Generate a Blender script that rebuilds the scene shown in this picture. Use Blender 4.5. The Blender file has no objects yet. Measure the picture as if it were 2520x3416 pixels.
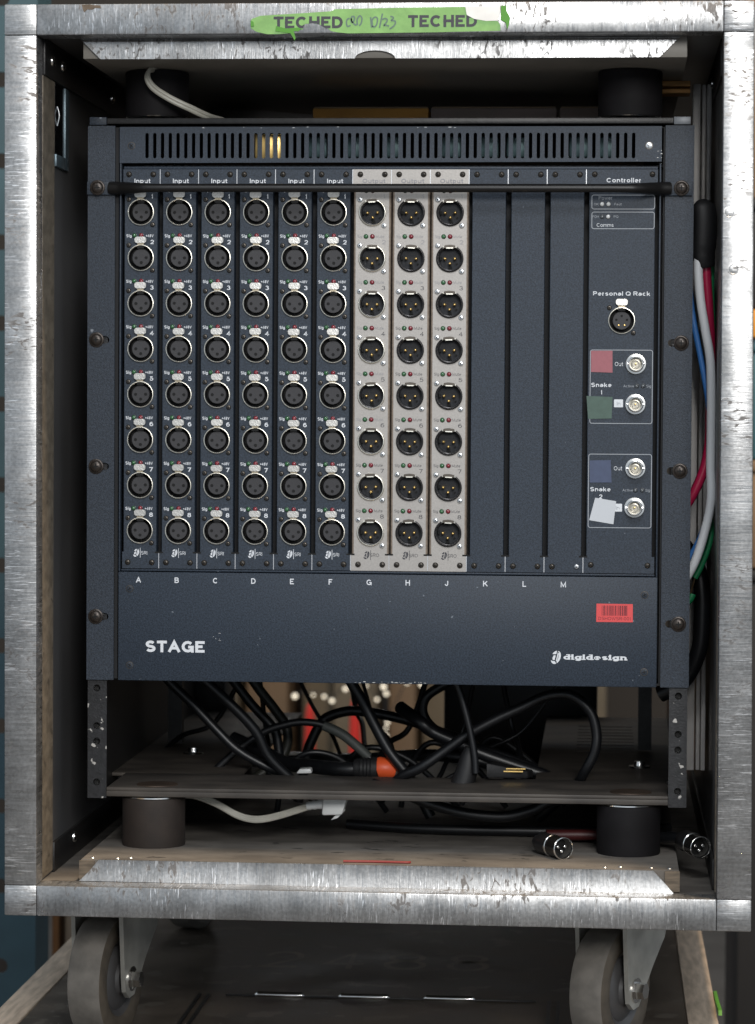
import bpy, bmesh, math, random
from mathutils import Vector, Matrix
random.seed(7)
S = bpy.context.scene
COL = S.collection
R = math.radians
MM = 0.001

# ------------------------------------------------------------------ camera
cam_d = bpy.data.cameras.new('camera')
cam = bpy.data.objects.new('camera', cam_d); COL.objects.link(cam)
YAW, PIT, ROL = 0.0766830, 0.0349301, 0.0064741
fwd = Vector((-math.sin(YAW)*math.cos(PIT), math.cos(YAW)*math.cos(PIT), -math.sin(PIT)))
rt0 = Vector((math.cos(YAW), math.sin(YAW), 0)); up0 = rt0.cross(fwd)
rt = rt0*math.cos(ROL)+up0*math.sin(ROL); up = -rt0*math.sin(ROL)+up0*math.cos(ROL)
cam.matrix_world = Matrix(((rt.x, up.x, -fwd.x, .1719465), (rt.y, up.y, -fwd.y, -2.33439), (rt.z, up.z, -fwd.z, -.00309), (0, 0, 0, 1)))
cam_d.sensor_fit = 'VERTICAL'; cam_d.sensor_height = 36; cam_d.lens = 9800/3416*36
cam_d.clip_start = .05; cam_d.clip_end = 60
cam_d.dof.use_dof = True; cam_d.dof.focus_distance = 2.305; cam_d.dof.aperture_fstop = 12.5
S.camera = cam

# ------------------------------------------------------------------ light
S.view_settings.view_transform = 'Standard'; S.view_settings.look = 'None'
S.view_settings.exposure = 0; S.view_settings.gamma = 1
W = bpy.data.worlds.new('World'); S.world = W; W.use_nodes = True
bg = W.node_tree.nodes['Background']; bg.inputs[0].default_value = (.80, .90, 1.0, 1); bg.inputs[1].default_value = .62

def area(name, loc, aim, size, power, col, sy=None):
    d = bpy.data.lights.new(name, 'AREA'); d.energy = power; d.color = col
    d.shape = 'RECTANGLE'; d.size = size; d.size_y = sy or size
    o = bpy.data.objects.new(name, d); COL.objects.link(o); o.location = loc
    o.rotation_euler = (Vector(aim)-Vector(loc)).to_track_quat('-Z', 'Y').to_euler()
    return o
area('key_lamp', (.74, -3.3, .95), (0, 0, .0), .9, 58, (1.0, .985, .96), .7)
area('high_lamp', (.15, -2.1, 1.75), (0, 0, -.1), .5, 20, (.97, .98, 1.0), .4)
area('overhead_lamp', (.62, -.36, 2.55), (0, -.2, -.3), .22, 105, (1.0, .77, .52), .22)
area('background_fill', (-.3, 2.2, 2.6), (-.3, 3.6, -.6), 1.2, 12, (1.0, .86, .68))  # fill added to light the background

# ------------------------------------------------------------------ materials
MATS = {}
def mat(name, col, rough=.5, metal=0., var=0., vscale=120., bump=0., bscale=400., col2=None, stretch=(1, 1, 1), rvar=0., spec=.5, coat=0., chips=None):
    if name in MATS: return MATS[name]
    m = bpy.data.materials.new(name); m.use_nodes = True; MATS[name] = m
    n, l = m.node_tree.nodes, m.node_tree.links
    b = n['Principled BSDF']
    c = (*col, 1); c2 = (*(col2 or [x*(1-var) for x in col]), 1)
    b.inputs['Base Color'].default_value = c; b.inputs['Roughness'].default_value = rough
    b.inputs['Metallic'].default_value = metal; b.inputs['Specular IOR Level'].default_value = spec
    if coat: b.inputs['Coat Weight'].default_value = coat; b.inputs['Coat Roughness'].default_value = .08
    if var or col2 or bump or rvar:
        tc = n.new('ShaderNodeTexCoord'); mp = n.new('ShaderNodeMapping'); mp.inputs['Scale'].default_value = stretch
        l.new(tc.outputs['Object'], mp.inputs[0])
    out = None
    if var or col2 or rvar:
        t = n.new('ShaderNodeTexNoise'); t.inputs['Scale'].default_value = vscale; t.inputs['Detail'].default_value = 6
        l.new(mp.outputs[0], t.inputs['Vector'])
        rp = n.new('ShaderNodeValToRGB'); rp.color_ramp.elements[0].position = .36; rp.color_ramp.elements[1].position = .66
        rp.color_ramp.elements[0].color = c2; rp.color_ramp.elements[1].color = c
        l.new(t.outputs['Fac'], rp.inputs[0]); out = rp.outputs[0]
        if rvar:
            mr = n.new('ShaderNodeMapRange'); mr.inputs['To Min'].default_value = rough-rvar; mr.inputs['To Max'].default_value = rough+rvar
            mr.inputs['From Min'].default_value = .3; mr.inputs['From Max'].default_value = .7
            l.new(t.outputs['Fac'], mr.inputs[0]); l.new(mr.outputs[0], b.inputs['Roughness'])
    if chips:                                             # sparse worn spots: (scale, threshold, colour)
        t2 = n.new('ShaderNodeTexNoise'); t2.inputs['Scale'].default_value = chips[0]; t2.inputs['Detail'].default_value = 3
        l.new(mp.outputs[0], t2.inputs['Vector'])
        r2 = n.new('ShaderNodeValToRGB'); r2.color_ramp.elements[0].position = chips[1]; r2.color_ramp.elements[1].position = chips[1]+.025
        l.new(t2.outputs['Fac'], r2.inputs[0])
        mx = n.new('ShaderNodeMix'); mx.data_type = 'RGBA'
        l.new(r2.outputs[0], mx.inputs[0])
        if out: l.new(out, mx.inputs[6])
        else: mx.inputs[6].default_value = c
        mx.inputs[7].default_value = (*chips[2], 1); out = mx.outputs[2]
    if out: l.new(out, b.inputs['Base Color'])
    if bump:
        t = n.new('ShaderNodeTexNoise'); t.inputs['Scale'].default_value = bscale; t.inputs['Detail'].default_value = 4
        l.new(mp.outputs[0], t.inputs['Vector'])
        bp = n.new('ShaderNodeBump'); bp.inputs['Strength'].default_value = bump; bp.inputs['Distance'].default_value = .0006
        l.new(t.outputs['Fac'], bp.inputs['Height']); l.new(bp.outputs[0], b.inputs['Normal'])
    return m

def aluminium(name, along, dirt=.75):
    """beaten, scuffed bare aluminium; scratches run across the length of the profile"""
    m = bpy.data.materials.new(name); m.use_nodes = True; MATS[name] = m
    n, l = m.node_tree.nodes, m.node_tree.links; b = n['Principled BSDF']
    b.inputs['Metallic'].default_value = .85
    tc = n.new('ShaderNodeTexCoord')
    def noise(scale, st, detail=6, dist=0.):
        mp = n.new('ShaderNodeMapping'); mp.inputs['Scale'].default_value = st
        l.new(tc.outputs['Object'], mp.inputs[0])
        t = n.new('ShaderNodeTexNoise'); t.inputs['Scale'].default_value = scale; t.inputs['Detail'].default_value = detail
        t.inputs['Distortion'].default_value = dist
        l.new(mp.outputs[0], t.inputs['Vector']); return t.outputs['Fac']
    def ramp(f, p0, p1, c0, c1):
        r = n.new('ShaderNodeValToRGB'); r.color_ramp.elements[0].position = p0; r.color_ramp.elements[1].position = p1
        r.color_ramp.elements[0].color = (*[c0]*3, 1); r.color_ramp.elements[1].color = (*[c1]*3, 1)
        l.new(f, r.inputs[0]); return r.outputs[0]
    def mix(kind, f, a, bb):
        x = n.new('ShaderNodeMix'); x.data_type = 'RGBA'; x.blend_type = kind
        if isinstance(f, float): x.inputs[0].default_value = f
        else: l.new(f, x.inputs[0])
        for s, v in ((6, a), (7, bb)):
            if isinstance(v, tuple): x.inputs[s].default_value = (*v, 1)
            else: l.new(v, x.inputs[s])
        return x.outputs[2]
    st = (1, 1, 16) if along == 'z' else (16, 1, 1.4)         # scratches across the profile
    base = ramp(noise(30, (1, 1, 1), 9, .6), .32, .68, .34, .56)
    base2 = mix('MULTIPLY', .55, base, ramp(noise(420, (1, 1, 1), 3), .35, .65, .55, 1.0))
    scr = ramp(noise(58, st, 4, .8), .60 if along == 'x' else .58, .66 if along == 'x' else .64, 0, 1)
    pat = ramp(noise(19, (1, 1, 1), 3), .47, .56, 0, 1)
    scr = mix('MULTIPLY', 1., scr, pat)
    c = mix('MIX', scr, base2, (.93, .93, .94))
    st2 = (1, 1, 3) if along == 'z' else (2.2, 1, 1)
    dk = ramp(noise(95, st2, 6, 1.2), .55, .62, 0, dirt)
    pat2 = ramp(noise(15, (1, 1, 1), 4), .47, .56, 0, 1)
    dk = mix('MULTIPLY', 1., dk, pat2)
    c = mix('MIX', dk, c, (.13, .12, .115))
    l.new(c, b.inputs['Base Color'])
    rg = ramp(noise(30, st, 6), .3, .7, .24, .42)
    rg = mix('MIX', dk, rg, (.8, .8, .8)); l.new(rg, b.inputs['Roughness'])
    bp = n.new('ShaderNodeBump'); bp.inputs['Strength'].default_value = .30; bp.inputs['Distance'].default_value = .0009
    l.new(mix('MULTIPLY', .6, noise(45, (1, 1, 1), 4), noise(70, st, 3, .4)), bp.inputs['Height']); l.new(bp.outputs[0], b.inputs['Normal'])
    return m

A_X = aluminium('aluminium_horizontal', 'x'); A_Z = aluminium('aluminium_vertical', 'z'); A_C = aluminium('aluminium_corner', 'z', .9)
PAINT = mat('blue_grey_powder_coat', (.036, .0495, .071), .50, var=.5, vscale=800, bump=.2, bscale=1500, spec=.32, chips=(210, .745, (.16, .18, .21)))
PAINT_E = mat('blue_grey_ear_coat', (.036, .047, .065), .5, spec=.32, var=.5, vscale=700, bump=.4, bscale=1300, chips=(45, .74, (.25, .27, .3)))
DARKGAP = mat('matte_black_inside', (.004, .0045, .006), .7)
SILVER = mat('light_grey_plate', (.41, .385, .36), .42, metal=.25, var=.10, vscale=600, bump=.12, bscale=1400)
SILVER_E = mat('worn_plate_edge', (.30, .24, .19), .5, metal=.2, var=.3, vscale=300)
CHROME = mat('nickel_ring', (.92, .88, .78), .32, metal=1)
BLACKM = mat('black_metal_shell', (.035, .033, .034), .28, metal=.6)
LATCH = mat('satin_nickel_latch', (.66, .64, .60), .36, metal=.9, bump=.25, bscale=900, var=.18, vscale=700)
PLASTIC = mat('dark_grey_plastic', (.040, .039, .042), .55, spec=.35, bump=.15, bscale=900)
PLASTIC_M = mat('socket_floor_plastic', (.025, .027, .032), .6, spec=.25, bump=.15, bscale=900)
HOLE = mat('hole_black', (.002, .002, .002), .8)
BRASS = mat('gold_contact', (.95, .66, .25), .38, metal=1)
SCREW_D = mat('dark_zinc_screw', (.10, .088, .075), .36, metal=.8, var=.3, vscale=900)
SCREW_S = mat('bright_zinc_screw', (.72, .74, .76), .28, metal=.9)
SCREW_R = mat('brown_black_rack_screw', (.050, .040, .034), .35, metal=.5, var=.4, vscale=500)
LED_G = mat('green_led_lens', (.035, .13, .05), .2, coat=.6)
LED_R = mat('red_led_lens', (.22, .018, .03), .2, coat=.6)
LED_W = mat('clear_led_lens', (.65, .66, .66), .15, coat=.5)
LED_C = mat('dim_led_lens', (.10, .11, .12), .15, coat=.5)
WHITE = mat('white_print', (.72, .74, .77), .55)
WHITE_D = mat('worn_white_print', (.36, .38, .41), .6)
INK = mat('dark_print', (.035, .035, .045), .6)
INK_W = mat('worn_dark_print', (.26, .255, .27), .6)
BAR = mat('black_steel_bar', (.008, .0075, .0075), .42, spec=.4)
LAM = mat('black_laminate', (.105, .103, .104), .34, var=.2, vscale=9, rvar=.06)
FLOORM = mat('dusty_dark_floor', (.140, .128, .114), .65, spec=.25, col2=(.085, .077, .069), vscale=24, bump=.2, bscale=500, stretch=(1, 1.6, 1), chips=(40, .66, (.05, .046, .042)))
WOODE = mat('raw_plywood_edge', (.15, .115, .08), .7, var=.5, vscale=60, stretch=(1, 1, 6))
INNER = mat('tan_edge_and_lit_band', (.28, .235, .18), .55, metal=.35, var=.4, vscale=70, stretch=(1, 1, 2), bump=.2, bscale=200, chips=(60, .66, (.12, .10, .08)))
RUBBER = mat('brown_black_rubber', (.024, .016, .012), .75, var=.35, vscale=60, bump=.2, bscale=600)
STEEL = mat('polished_steel', (.75, .74, .72), .18, metal=1, rvar=.06, vscale=80)
ZINC = mat('zinc_plate', (.50, .485, .44), .38, metal=.45, var=.3, vscale=40, rvar=.08)
RACKM = mat('black_rack_steel', (.022, .021, .021), .42, metal=.2, var=.4, vscale=200, bump=.2, bscale=900)
RACKC = mat('chipped_rack_steel', (.024, .024, .026), .42, metal=.2, var=.4, vscale=250, bump=.3, bscale=700, chips=(150, .645, (.46, .44, .41)))
PANM = mat('dusty_steel_tray', (.085, .073, .062), .55, metal=.2, col2=(.045, .039, .034), vscale=22, stretch=(1, 2, 1), bump=.15, bscale=600)
CABLE = mat('black_rubber_cable', (.007, .0075, .009), .40, var=.2, vscale=200)
CABLE_G = mat('olive_cable', (.025, .025, .02), .5)
FLEX = mat('ivory_cord', (.40, .385, .33), .45, var=.15, vscale=90)
PLUGW = mat('white_plug', (.62, .63, .62), .4)
ORANGE = mat('orange_plastic', (.75, .10, .025), .45)
GRYSLV = mat('grey_green_label', (.05, .055, .05), .6)
C_WHITE = mat('white_core', (.76, .78, .80), .42); C_RED = mat('crimson_core', (.40, .012, .06), .35)
C_BLUE = mat('blue_core', (.055, .20, .52), .4); C_GREEN = mat('green_core', (.01, .19, .07), .45)
HEAT = mat('black_sleeve', (.008, .008, .009), .6, bump=.3, bscale=300)
TAPE = mat('green_tape', (.22, .43, .13), .6, var=.2, vscale=70, bump=.5, bscale=120); TAPE_D = mat('green_tape_curl', (.07, .25, .02), .6)
PAPER = mat('white_paper', (.80, .79, .76), .8, var=.12, vscale=60)
ST_RED = mat('faded_red_tape', (.36, .12, .14), .6, var=.08, vscale=300); ST_GRN = mat('dull_green_tape', (.075, .125, .10), .6, var=.15, vscale=200)
ST_BLU = mat('dull_blue_tape', (.062, .082, .15), .6, var=.12, vscale=200); ST_WHT = mat('white_tape', (.58, .60, .63), .6)
TAGR = mat('red_asset_label', (.72, .075, .075), .55); TAGK = mat('label_ink', (.13, .012, .02), .6)
TYRE = mat('grey_tyre_rubber', (.165, .148, .128), .75, var=.38, vscale=55, bump=.15, bscale=500)
TYRE_S = mat('worn_tyre_flank', (.10, .080, .058), .6, var=.4, vscale=50)
HUB = mat('grey_hub', (.075, .072, .072), .42, var=.15, vscale=40)
LIDM = mat('scuffed_black_lid', (.105, .084, .065), .5, spec=.32, var=.6, vscale=13, rvar=.08, bump=.12, bscale=160, chips=(30, .60, (.10, .085, .068)), stretch=(1, 1, 1))
EDGE = mat('dusty_case_edging', (.60, .48, .37), .6, metal=.15, var=.35, vscale=45, stretch=(5, .6, 1), bump=.2, bscale=300)
STENCIL = mat('faded_stencil', (.13, .105, .07), .46, spec=.35, var=.4, vscale=40)

# ------------------------------------------------------------------ mesh builder (millimetres)
# ---- lettering: every character is a set of strokes in a unit box, drawn as flat ribbons of even width
def arc(cx, cy, rx, ry, a0, a1, n=0):
    n = n or max(4, int(abs(a1-a0)/22))
    return [(cx+rx*math.cos(R(a0+(a1-a0)*i/n)), cy+ry*math.sin(R(a0+(a1-a0)*i/n))) for i in range(n+1)]
def strokes(ch, a):
    """(width in cap heights, lower case?, strokes); a = height of ascenders in x-heights"""
    O = arc(.5, .5, .5, .5, 0, 360); d = -.42
    P_ = [(0, 0), (0, 1), (.58, 1)]+arc(.6, .74, .40, .26, 90, -90)+[(0, .48)]
    T = {
     'A': (.98, 0, [[(0, 0), (.5, 1), (1, 0)], [(.17, .32), (.83, .32)]]),
     'B': (.84, 0, [[(0, .52), (0, 1), (.58, 1)]+arc(.6, .76, .32, .24, 90, -90)+[(0, .52)], [(.6, .52)]+arc(.62, .26, .38, .26, 90, -90)+[(0, 0), (0, .52)]]),
     'C': (.96, 0, [arc(.5, .5, .5, .5, 42, 318)]),
     'D': (.88, 0, [[(0, 0), (0, 1), (.42, 1)]+arc(.45, .5, .55, .5, 90, -90)+[(0, 0)]]),
     'E': (.76, 0, [[(1, 1), (0, 1), (0, 0), (1, 0)], [(0, .52), (.92, .52)]]),
     'F': (.72, 0, [[(1, 1), (0, 1), (0, 0)], [(0, .50), (.88, .50)]]),
     'G': (1.0, 0, [arc(.5, .5, .5, .5, 42, 340), [(.55, .46), (1, .46), (1, 0)]]),
     'H': (.86, 0, [[(0, 0), (0, 1)], [(1, 0), (1, 1)], [(0, .52), (1, .52)]]),
     'I': (0, 0, [[(0, 0), (0, 1)]]),
     'J': (.66, 0, [[(1, 1), (1, .32)]+arc(.5, .32, .5, .32, -5, -180)]),
     'K': (.88, 0, [[(0, 0), (0, 1)], [(1, 1), (.04, .36)], [(.36, .60), (1, 0)]]),
     'L': (.70, 0, [[(0, 1), (0, 0), (1, 0)]]),
     'M': (1.04, 0, [[(0, 0), (0, 1), (.5, .06), (1, 1), (1, 0)]]),
     'O': (1.02, 0, [O]), 'Q': (1.02, 0, [O, [(.60, .28), (1, -.03)]]),
     'P': (.80, 0, [P_]), 'R': (.84, 0, [P_, [(.52, .48), (1, 0)]]),
     'S': (.84, 0, [arc(.5, .75, .46, .25, 28, 262)+arc(.5, .25, .5, .25, 84, -150)]),
     'T': (.80, 0, [[(0, 1), (1, 1)], [(.5, 1), (.5, 0)]]),
     'V': (.90, 0, [[(0, 1), (.5, 0), (1, 1)]]),
     'W': (1.3, 0, [[(0, 1), (.26, 0), (.5, .94), (.74, 0), (1, 1)]]),
     'a': (.68, 1, [arc(.5, .70, .44, .30, 165, 0)+[(.94, .7), (.97, 0)], [(.94, .60), (.42, .55)]+arc(.38, .28, .38, .28, 92, 270)+[(.62, .02), (.94, .3)]]),
     'c': (.68, 1, [arc(.5, .5, .5, .5, 48, 312)]),
     'd': (.72, 1, [arc(.5, .5, .5, .5, 0, 360), [(1, a), (1, 0)]]),
     'e': (.72, 1, [[(.02, .5), (1, .5)]+arc(.5, .5, .5, .5, 8, 312)]),
     'g': (.72, 1, [O, [(1, 1), (1, -.1)]+arc(.5, -.1, .5, .32, -10, -160)]),
     'i': (0, 1, [[(0, 0), (0, 1)], [(0, a-.14), (0, a)]]),
     'k': (.66, 1, [[(0, 0), (0, a)], [(1, 1), (.04, .34)], [(.36, .58), (1, 0)]]),
     'l': (0, 1, [[(0, 0), (0, a)]]),
     'm': (1.08, 1, [[(0, 0), (0, 1)], arc(.25, .66, .25, .34, 180, 0)+[(.5, 0)], arc(.75, .66, .25, .34, 180, 0)+[(1, 0)]]),
     'n': (.68, 1, [[(0, 0), (0, 1)], arc(.5, .6, .5, .4, 180, 0)+[(1, 0)]]),
     'o': (.74, 1, [O]), 'p': (.72, 1, [O, [(0, 1), (0, d)]]), 'q': (.72, 1, [O, [(1, 1), (1, d)]]),
     'r': (.42, 1, [[(0, 0), (0, 1)], arc(1.0, .45, 1.0, .55, 170, 92)]),
     's': (.64, 1, [arc(.5, .75, .46, .25, 28, 262)+arc(.5, .25, .5, .25, 84, -150)]),
     't': (.40, 1, [[(.4, 1.36), (.4, .22), (.6, 0), (1, 0)], [(0, 1), (1, 1)]]),
     'u': (.68, 1, [[(0, 1), (0, .4)]+arc(.5, .4, .5, .4, 180, 355)+[(1, 1)], [(1, 1), (1, 0)]]),
     'v': (.70, 1, [[(0, 1), (.5, 0), (1, 1)]]),
     'w': (1.02, 1, [[(0, 1), (.27, 0), (.5, .92), (.73, 0), (1, 1)]]),
     '0': (.72, 0, [O]), '1': (.36, 0, [[(0, .74), (.4, .78), (.85, 1), (.85, 0)]]),
     '2': (.72, 0, [arc(.5, .69, .48, .31, 172, -28)+[(.03, 0), (1, 0)]]),
     '3': (.72, 0, [arc(.48, .76, .44, .24, 160, -88), arc(.48, .26, .52, .26, 88, -160)]),
     '4': (.76, 0, [[(1, .26), (0, .26), (.70, 1), (.70, 0)]]),
     '5': (.72, 0, [[(.92, 1), (.16, 1), (.06, .46)]+arc(.47, .33, .53, .33, 140, -155)]),
     '6': (.72, 0, [arc(.5, .32, .5, .32, 0, 360), [(0, .34)]+arc(.54, .52, .54, .48, 178, 48)]),
     '7': (.70, 0, [[(0, 1), (1, 1), (.34, 0)]]),
     '8': (.74, 0, [arc(.5, .77, .43, .23, 0, 360), arc(.5, .27, .5, .27, 0, 360)]),
     '+': (.66, 0, [[(.5, .16), (.5, .84)], [(0, .5), (1, .5)]]), '-': (.36, 0, [[(0, .42), (1, .42)]]), '/': (.4, 0, [[(0, 0), (1, 1)]]),
    }
    return T[ch]
def weight(bold): return .125 if bold < .008 else (.195 if bold < .03 else .25)
def advance(ch, w):
    if ch == ' ': return .36
    return strokes(ch, 1.4)[0]*(1 if strokes(ch, 1.4)[0] else 0)+(w if not strokes(ch, 1.4)[0] else 0)+.10+(.05 if w < .2 else 0)
def band(pts, w):
    """left and right offsets of a stroke with mitred corners"""
    closed = len(pts) > 3 and math.hypot(pts[0][0]-pts[-1][0], pts[0][1]-pts[-1][1]) < 1e-6
    if closed: pts = pts[:-1]
    n = len(pts); quads = []; off = []
    for i in range(n):
        p = pts[i]; a = pts[i-1] if (closed or i) else None; b = pts[(i+1) % n] if (closed or i < n-1) else None
        ds = []
        for q, r in ((a, p), (p, b)):
            if q is not None and r is not None:
                l = math.hypot(r[0]-q[0], r[1]-q[1]) or 1; ds.append(((r[0]-q[0])/l, (r[1]-q[1])/l))
        if len(ds) == 1: nx, ny, k = -ds[0][1], ds[0][0], 1
        else:
            nx, ny = -(ds[0][1]+ds[1][1]), ds[0][0]+ds[1][0]; l = math.hypot(nx, ny) or 1; nx /= l; ny /= l
            k = min(2.2, 1/max(.3, nx*-ds[0][1]+ny*ds[0][0]))
        off.append(((p[0]+nx*k*w/2, p[1]+ny*k*w/2), (p[0]-nx*k*w/2, p[1]-ny*k*w/2)))
    for i in range(n if closed else n-1):
        (l0, r0), (l1, r1) = off[i], off[(i+1) % n]; quads.append([l0, r0, r1, l1])
    return quads
def text2d(s, bold):
    """list of (layer, quad) in cap heights"""
    w = weight(bold); out = []; x = 0
    for ch in s:
        if ch != ' ':
            xh = .735; wd, low, st = strokes(ch, (1-w)/(xh-w))
            wd = wd or w; H = (xh if low else 1)-w
            for k, q in enumerate(st):
                ww = w*(.92 if not low else .9)
                pts = [(x+w/2+u*(wd-w), w/2+v*H) for u, v in q]
                if len(pts) == 2 or True:                 # square ends: lengthen upright stems by half a stroke
                    def ext(p, q2, e):
                        l = math.hypot(p[0]-q2[0], p[1]-q2[1]) or 1; return (p[0]+(p[0]-q2[0])/l*e, p[1]+(p[1]-q2[1])/l*e)
                    if len(q) <= 5 and pts[0] != pts[-1]:
                        for e_, (i0, i1) in ((0, (0, 1)), (1, (-1, -2))):
                            dx, dy = abs(pts[i0][0]-pts[i1][0]), abs(pts[i0][1]-pts[i1][1])
                            if (min(dx, dy) < 1e-6 and (q[i0][1] in (0, 1, 1.36) or q[i0][1] > 1.2 or dx > dy and q[i0][0] in (0, 1))) or (dx > 1e-6 and dy > dx):
                                pts[i0] = ext(pts[i0], pts[i1], w/2 if min(dx, dy) < 1e-6 else w*.42)
                out += [(k, b) for b in band(pts, ww)]
        x += advance(ch, w)
    return out

def clip_out(poly, conv):
    """pieces of polygon 'poly' outside the convex, counter-clockwise polygon 'conv'"""
    res = []; rest = poly
    for i in range(len(conv)):
        (ax, ay), (bx, by) = conv[i], conv[(i+1) % len(conv)]
        side = lambda p: (bx-ax)*(p[1]-ay)-(by-ay)*(p[0]-ax)
        o_, i_ = [], []
        for j in range(len(rest)):
            p, q = rest[j], rest[(j+1) % len(rest)]; sp, sq = side(p), side(q)
            (i_ if sp >= 0 else o_).append(p)
            if sp*sq < 0:
                t = sp/(sp-sq); x = (p[0]+(q[0]-p[0])*t, p[1]+(q[1]-p[1])*t); i_.append(x); o_.append(x)
        if len(o_) > 2: res.append(o_)
        rest = i_
        if len(rest) < 3: break
    return res

def smooth_path(p, k=6):
    P = [Vector(q) for q in p]; out = []
    for i in range(len(P)-1):
        a, b, c, d = P[max(i-1, 0)], P[i], P[i+1], P[min(i+2, len(P)-1)]
        for j in range(k):
            t = j/k
            out.append(.5*((2*b)+(c-a)*t+(2*a-5*b+4*c-d)*t*t+(3*b-a-3*c+d)*t**3))
    return out+[P[-1]]

class MB:
    def __init__(s): s.bm = bmesh.new(); s.mats = []; s.mi = 0
    def m(s, mt):
        if mt not in s.mats: s.mats.append(mt)
        s.mi = s.mats.index(mt); return s
    def face(s, vs):
        try: f = s.bm.faces.new(vs); f.material_index = s.mi; return f
        except ValueError: return None
    def hexa(s, p, bevel=0, top=True):
        """p: 4 front points then 4 back points, same order"""
        v = [s.bm.verts.new(q) for q in p]
        fs = [s.face([v[i] for i in q]) for q in ((0, 1, 2, 3), (7, 6, 5, 4), (0, 4, 5, 1), (1, 5, 6, 2), (2, 6, 7, 3), (3, 7, 4, 0))]
        if bevel:
            es = list({e for f in fs for e in f.edges})
            r = bmesh.ops.bevel(s.bm, geom=es, offset=bevel, segments=2, affect='EDGES', profile=.5)
            for f in r['faces']: f.material_index = s.mi
        return s
    def box(s, x0, x1, y0, y1, z0, z1, bevel=0):
        return s.hexa([(x0, y0, z0), (x1, y0, z0), (x1, y0, z1), (x0, y0, z1), (x0, y1, z0), (x1, y1, z0), (x1, y1, z1), (x0, y1, z1)], bevel)
    def lathe(s, c, prof, n=20, mats=None, axis='y', a0=0):
        """prof: (radius, along); along is +y (away from camera) or z"""
        rings = []
        for r, a in prof:
            ring = []
            for i in range(n if r > 1e-6 else 1):
                t = 2*math.pi*i/n+a0
                q = (r*math.cos(t), a, r*math.sin(t)) if axis == 'y' else (r*math.cos(t), r*math.sin(t), a)
                ring.append(s.bm.verts.new((c[0]+q[0], c[1]+q[1], c[2]+q[2])))
            rings.append(ring)
        for k in range(len(rings)-1):
            if mats: s.m(mats[k])
            a, b = rings[k], rings[k+1]
            for i in range(n):
                j = (i+1) % n
                if len(a) == 1 and len(b) == 1: continue
                if len(a) == 1: s.face((a[0], b[i], b[j]))
                elif len(b) == 1: s.face((a[i], a[j], b[0]))
                else: s.face((a[i], a[j], b[j], b[i]))
        return s
    def rod(s, p0, p1, r0, r1=None, n=10, caps=True):
        return s.sweep([Vector(p0), Vector(p1)], [r0, r1 if r1 is not None else r0], n, caps)
    def sweep(s, P, rad, n=10, caps=True, flat=None, upv=(0, 0, 1)):
        rings = []; u = Vector(upv)
        for i, p in enumerate(P):
            d = (P[min(i+1, len(P)-1)]-P[max(i-1, 0)]).normalized()
            a = d.cross(u)
            if a.length < 1e-3: a = d.cross(Vector((1, .3, 0)))
            a.normalize(); b = a.cross(d).normalized(); u = b
            r = rad[i] if isinstance(rad, (list, tuple)) else rad
            f = flat[i] if isinstance(flat, (list, tuple)) else (flat or 1)
            rings.append([s.bm.verts.new(p+a*r*math.cos(2*math.pi*k/n)+b*r*f*math.sin(2*math.pi*k/n)) for k in range(n)])
        for x, y in zip(rings, rings[1:]):
            for k in range(n): s.face((x[k], x[(k+1) % n], y[(k+1) % n], y[k]))
        if caps: s.face(rings[0][::-1]); s.face(rings[-1])
        return s
    def cable(s, pts, r, n=9, k=6, flat=None): return s.sweep(smooth_path(pts, k), r, n, True, flat)
    def prism(s, poly, y0, y1, holes=(), bevel=0):
        """plate in the x-z plane with holes, from y0 to y1"""
        c = bpy.data.curves.new('p', 'CURVE'); c.dimensions = '2D'; c.fill_mode = 'BOTH'; c.extrude = abs(y1-y0)/2
        for q in [poly, *holes]:
            sp = c.splines.new('POLY'); sp.points.add(len(q)-1); sp.use_cyclic_u = True
            for pt, (x, z) in zip(sp.points, q): pt.co = (x, z, 0, 1)
        o = bpy.data.objects.new('p', c); COL.objects.link(o)
        me = bpy.data.meshes.new_from_object(o.evaluated_get(bpy.context.evaluated_depsgraph_get()))
        ym = (y0+y1)/2
        vs = [s.bm.verts.new((v.co.x, ym-v.co.z, v.co.y)) for v in me.vertices]
        fs = [s.face([vs[i] for i in p.vertices]) for p in me.polygons]
        bmesh.ops.remove_doubles(s.bm, verts=vs, dist=1e-4)
        bpy.data.objects.remove(o); bpy.data.curves.remove(c); bpy.data.meshes.remove(me)
        return s
    def text(s, t, x, z, h, y, bold=0., w=None, align='c', xs=1., cut=(), serif=False):
        T = text2d(t, bold)
        x0 = min(p[0] for _, q in T for p in q); x1 = max(p[0] for _, q in T for p in q)
        kx = (w/(x1-x0)) if w else h*xs
        ox = x-(x0+x1)/2*kx
        if serif:                                         # slab feet
            x_ = 0; W_ = weight(bold)
            for ch in t:
                a = advance(ch, W_)-.10
                for u0, u1, lv in {'d': ((.62, 1.14, 0), (.42, .9, 2)), 'i': ((-.35, 1.35, 0), (-.3, .6, 1)), 'n': ((-.1, .44, 0), (.60, 1.12, 0), (-.12, .3, 1)), 'g': ((.7, 1.14, 1),)}.get(ch, ()):
                    zz = z-h/2+(0, .735-.17, .83)[lv]*h
                    T.append((3, [((p-ox)/kx, (q-z+h/2)/h) for p, q in ((ox+(x_+a*u0)*kx, zz), (ox+(x_+a*u1)*kx, zz), (ox+(x_+a*u1)*kx, zz+h*.17), (ox+(x_+a*u0)*kx, zz+h*.17))]))
                x_ += a+.10
        for k, q in T:
            polys = [[(ox+a*kx, z-h/2+b*h) for a, b in q]]
            for cv in cut: polys = [r for p in polys for r in clip_out(p, cv)]
            for p in polys: s.face([s.bm.verts.new((a, y-.004*k, b)) for a, b in p])
        return s
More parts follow.
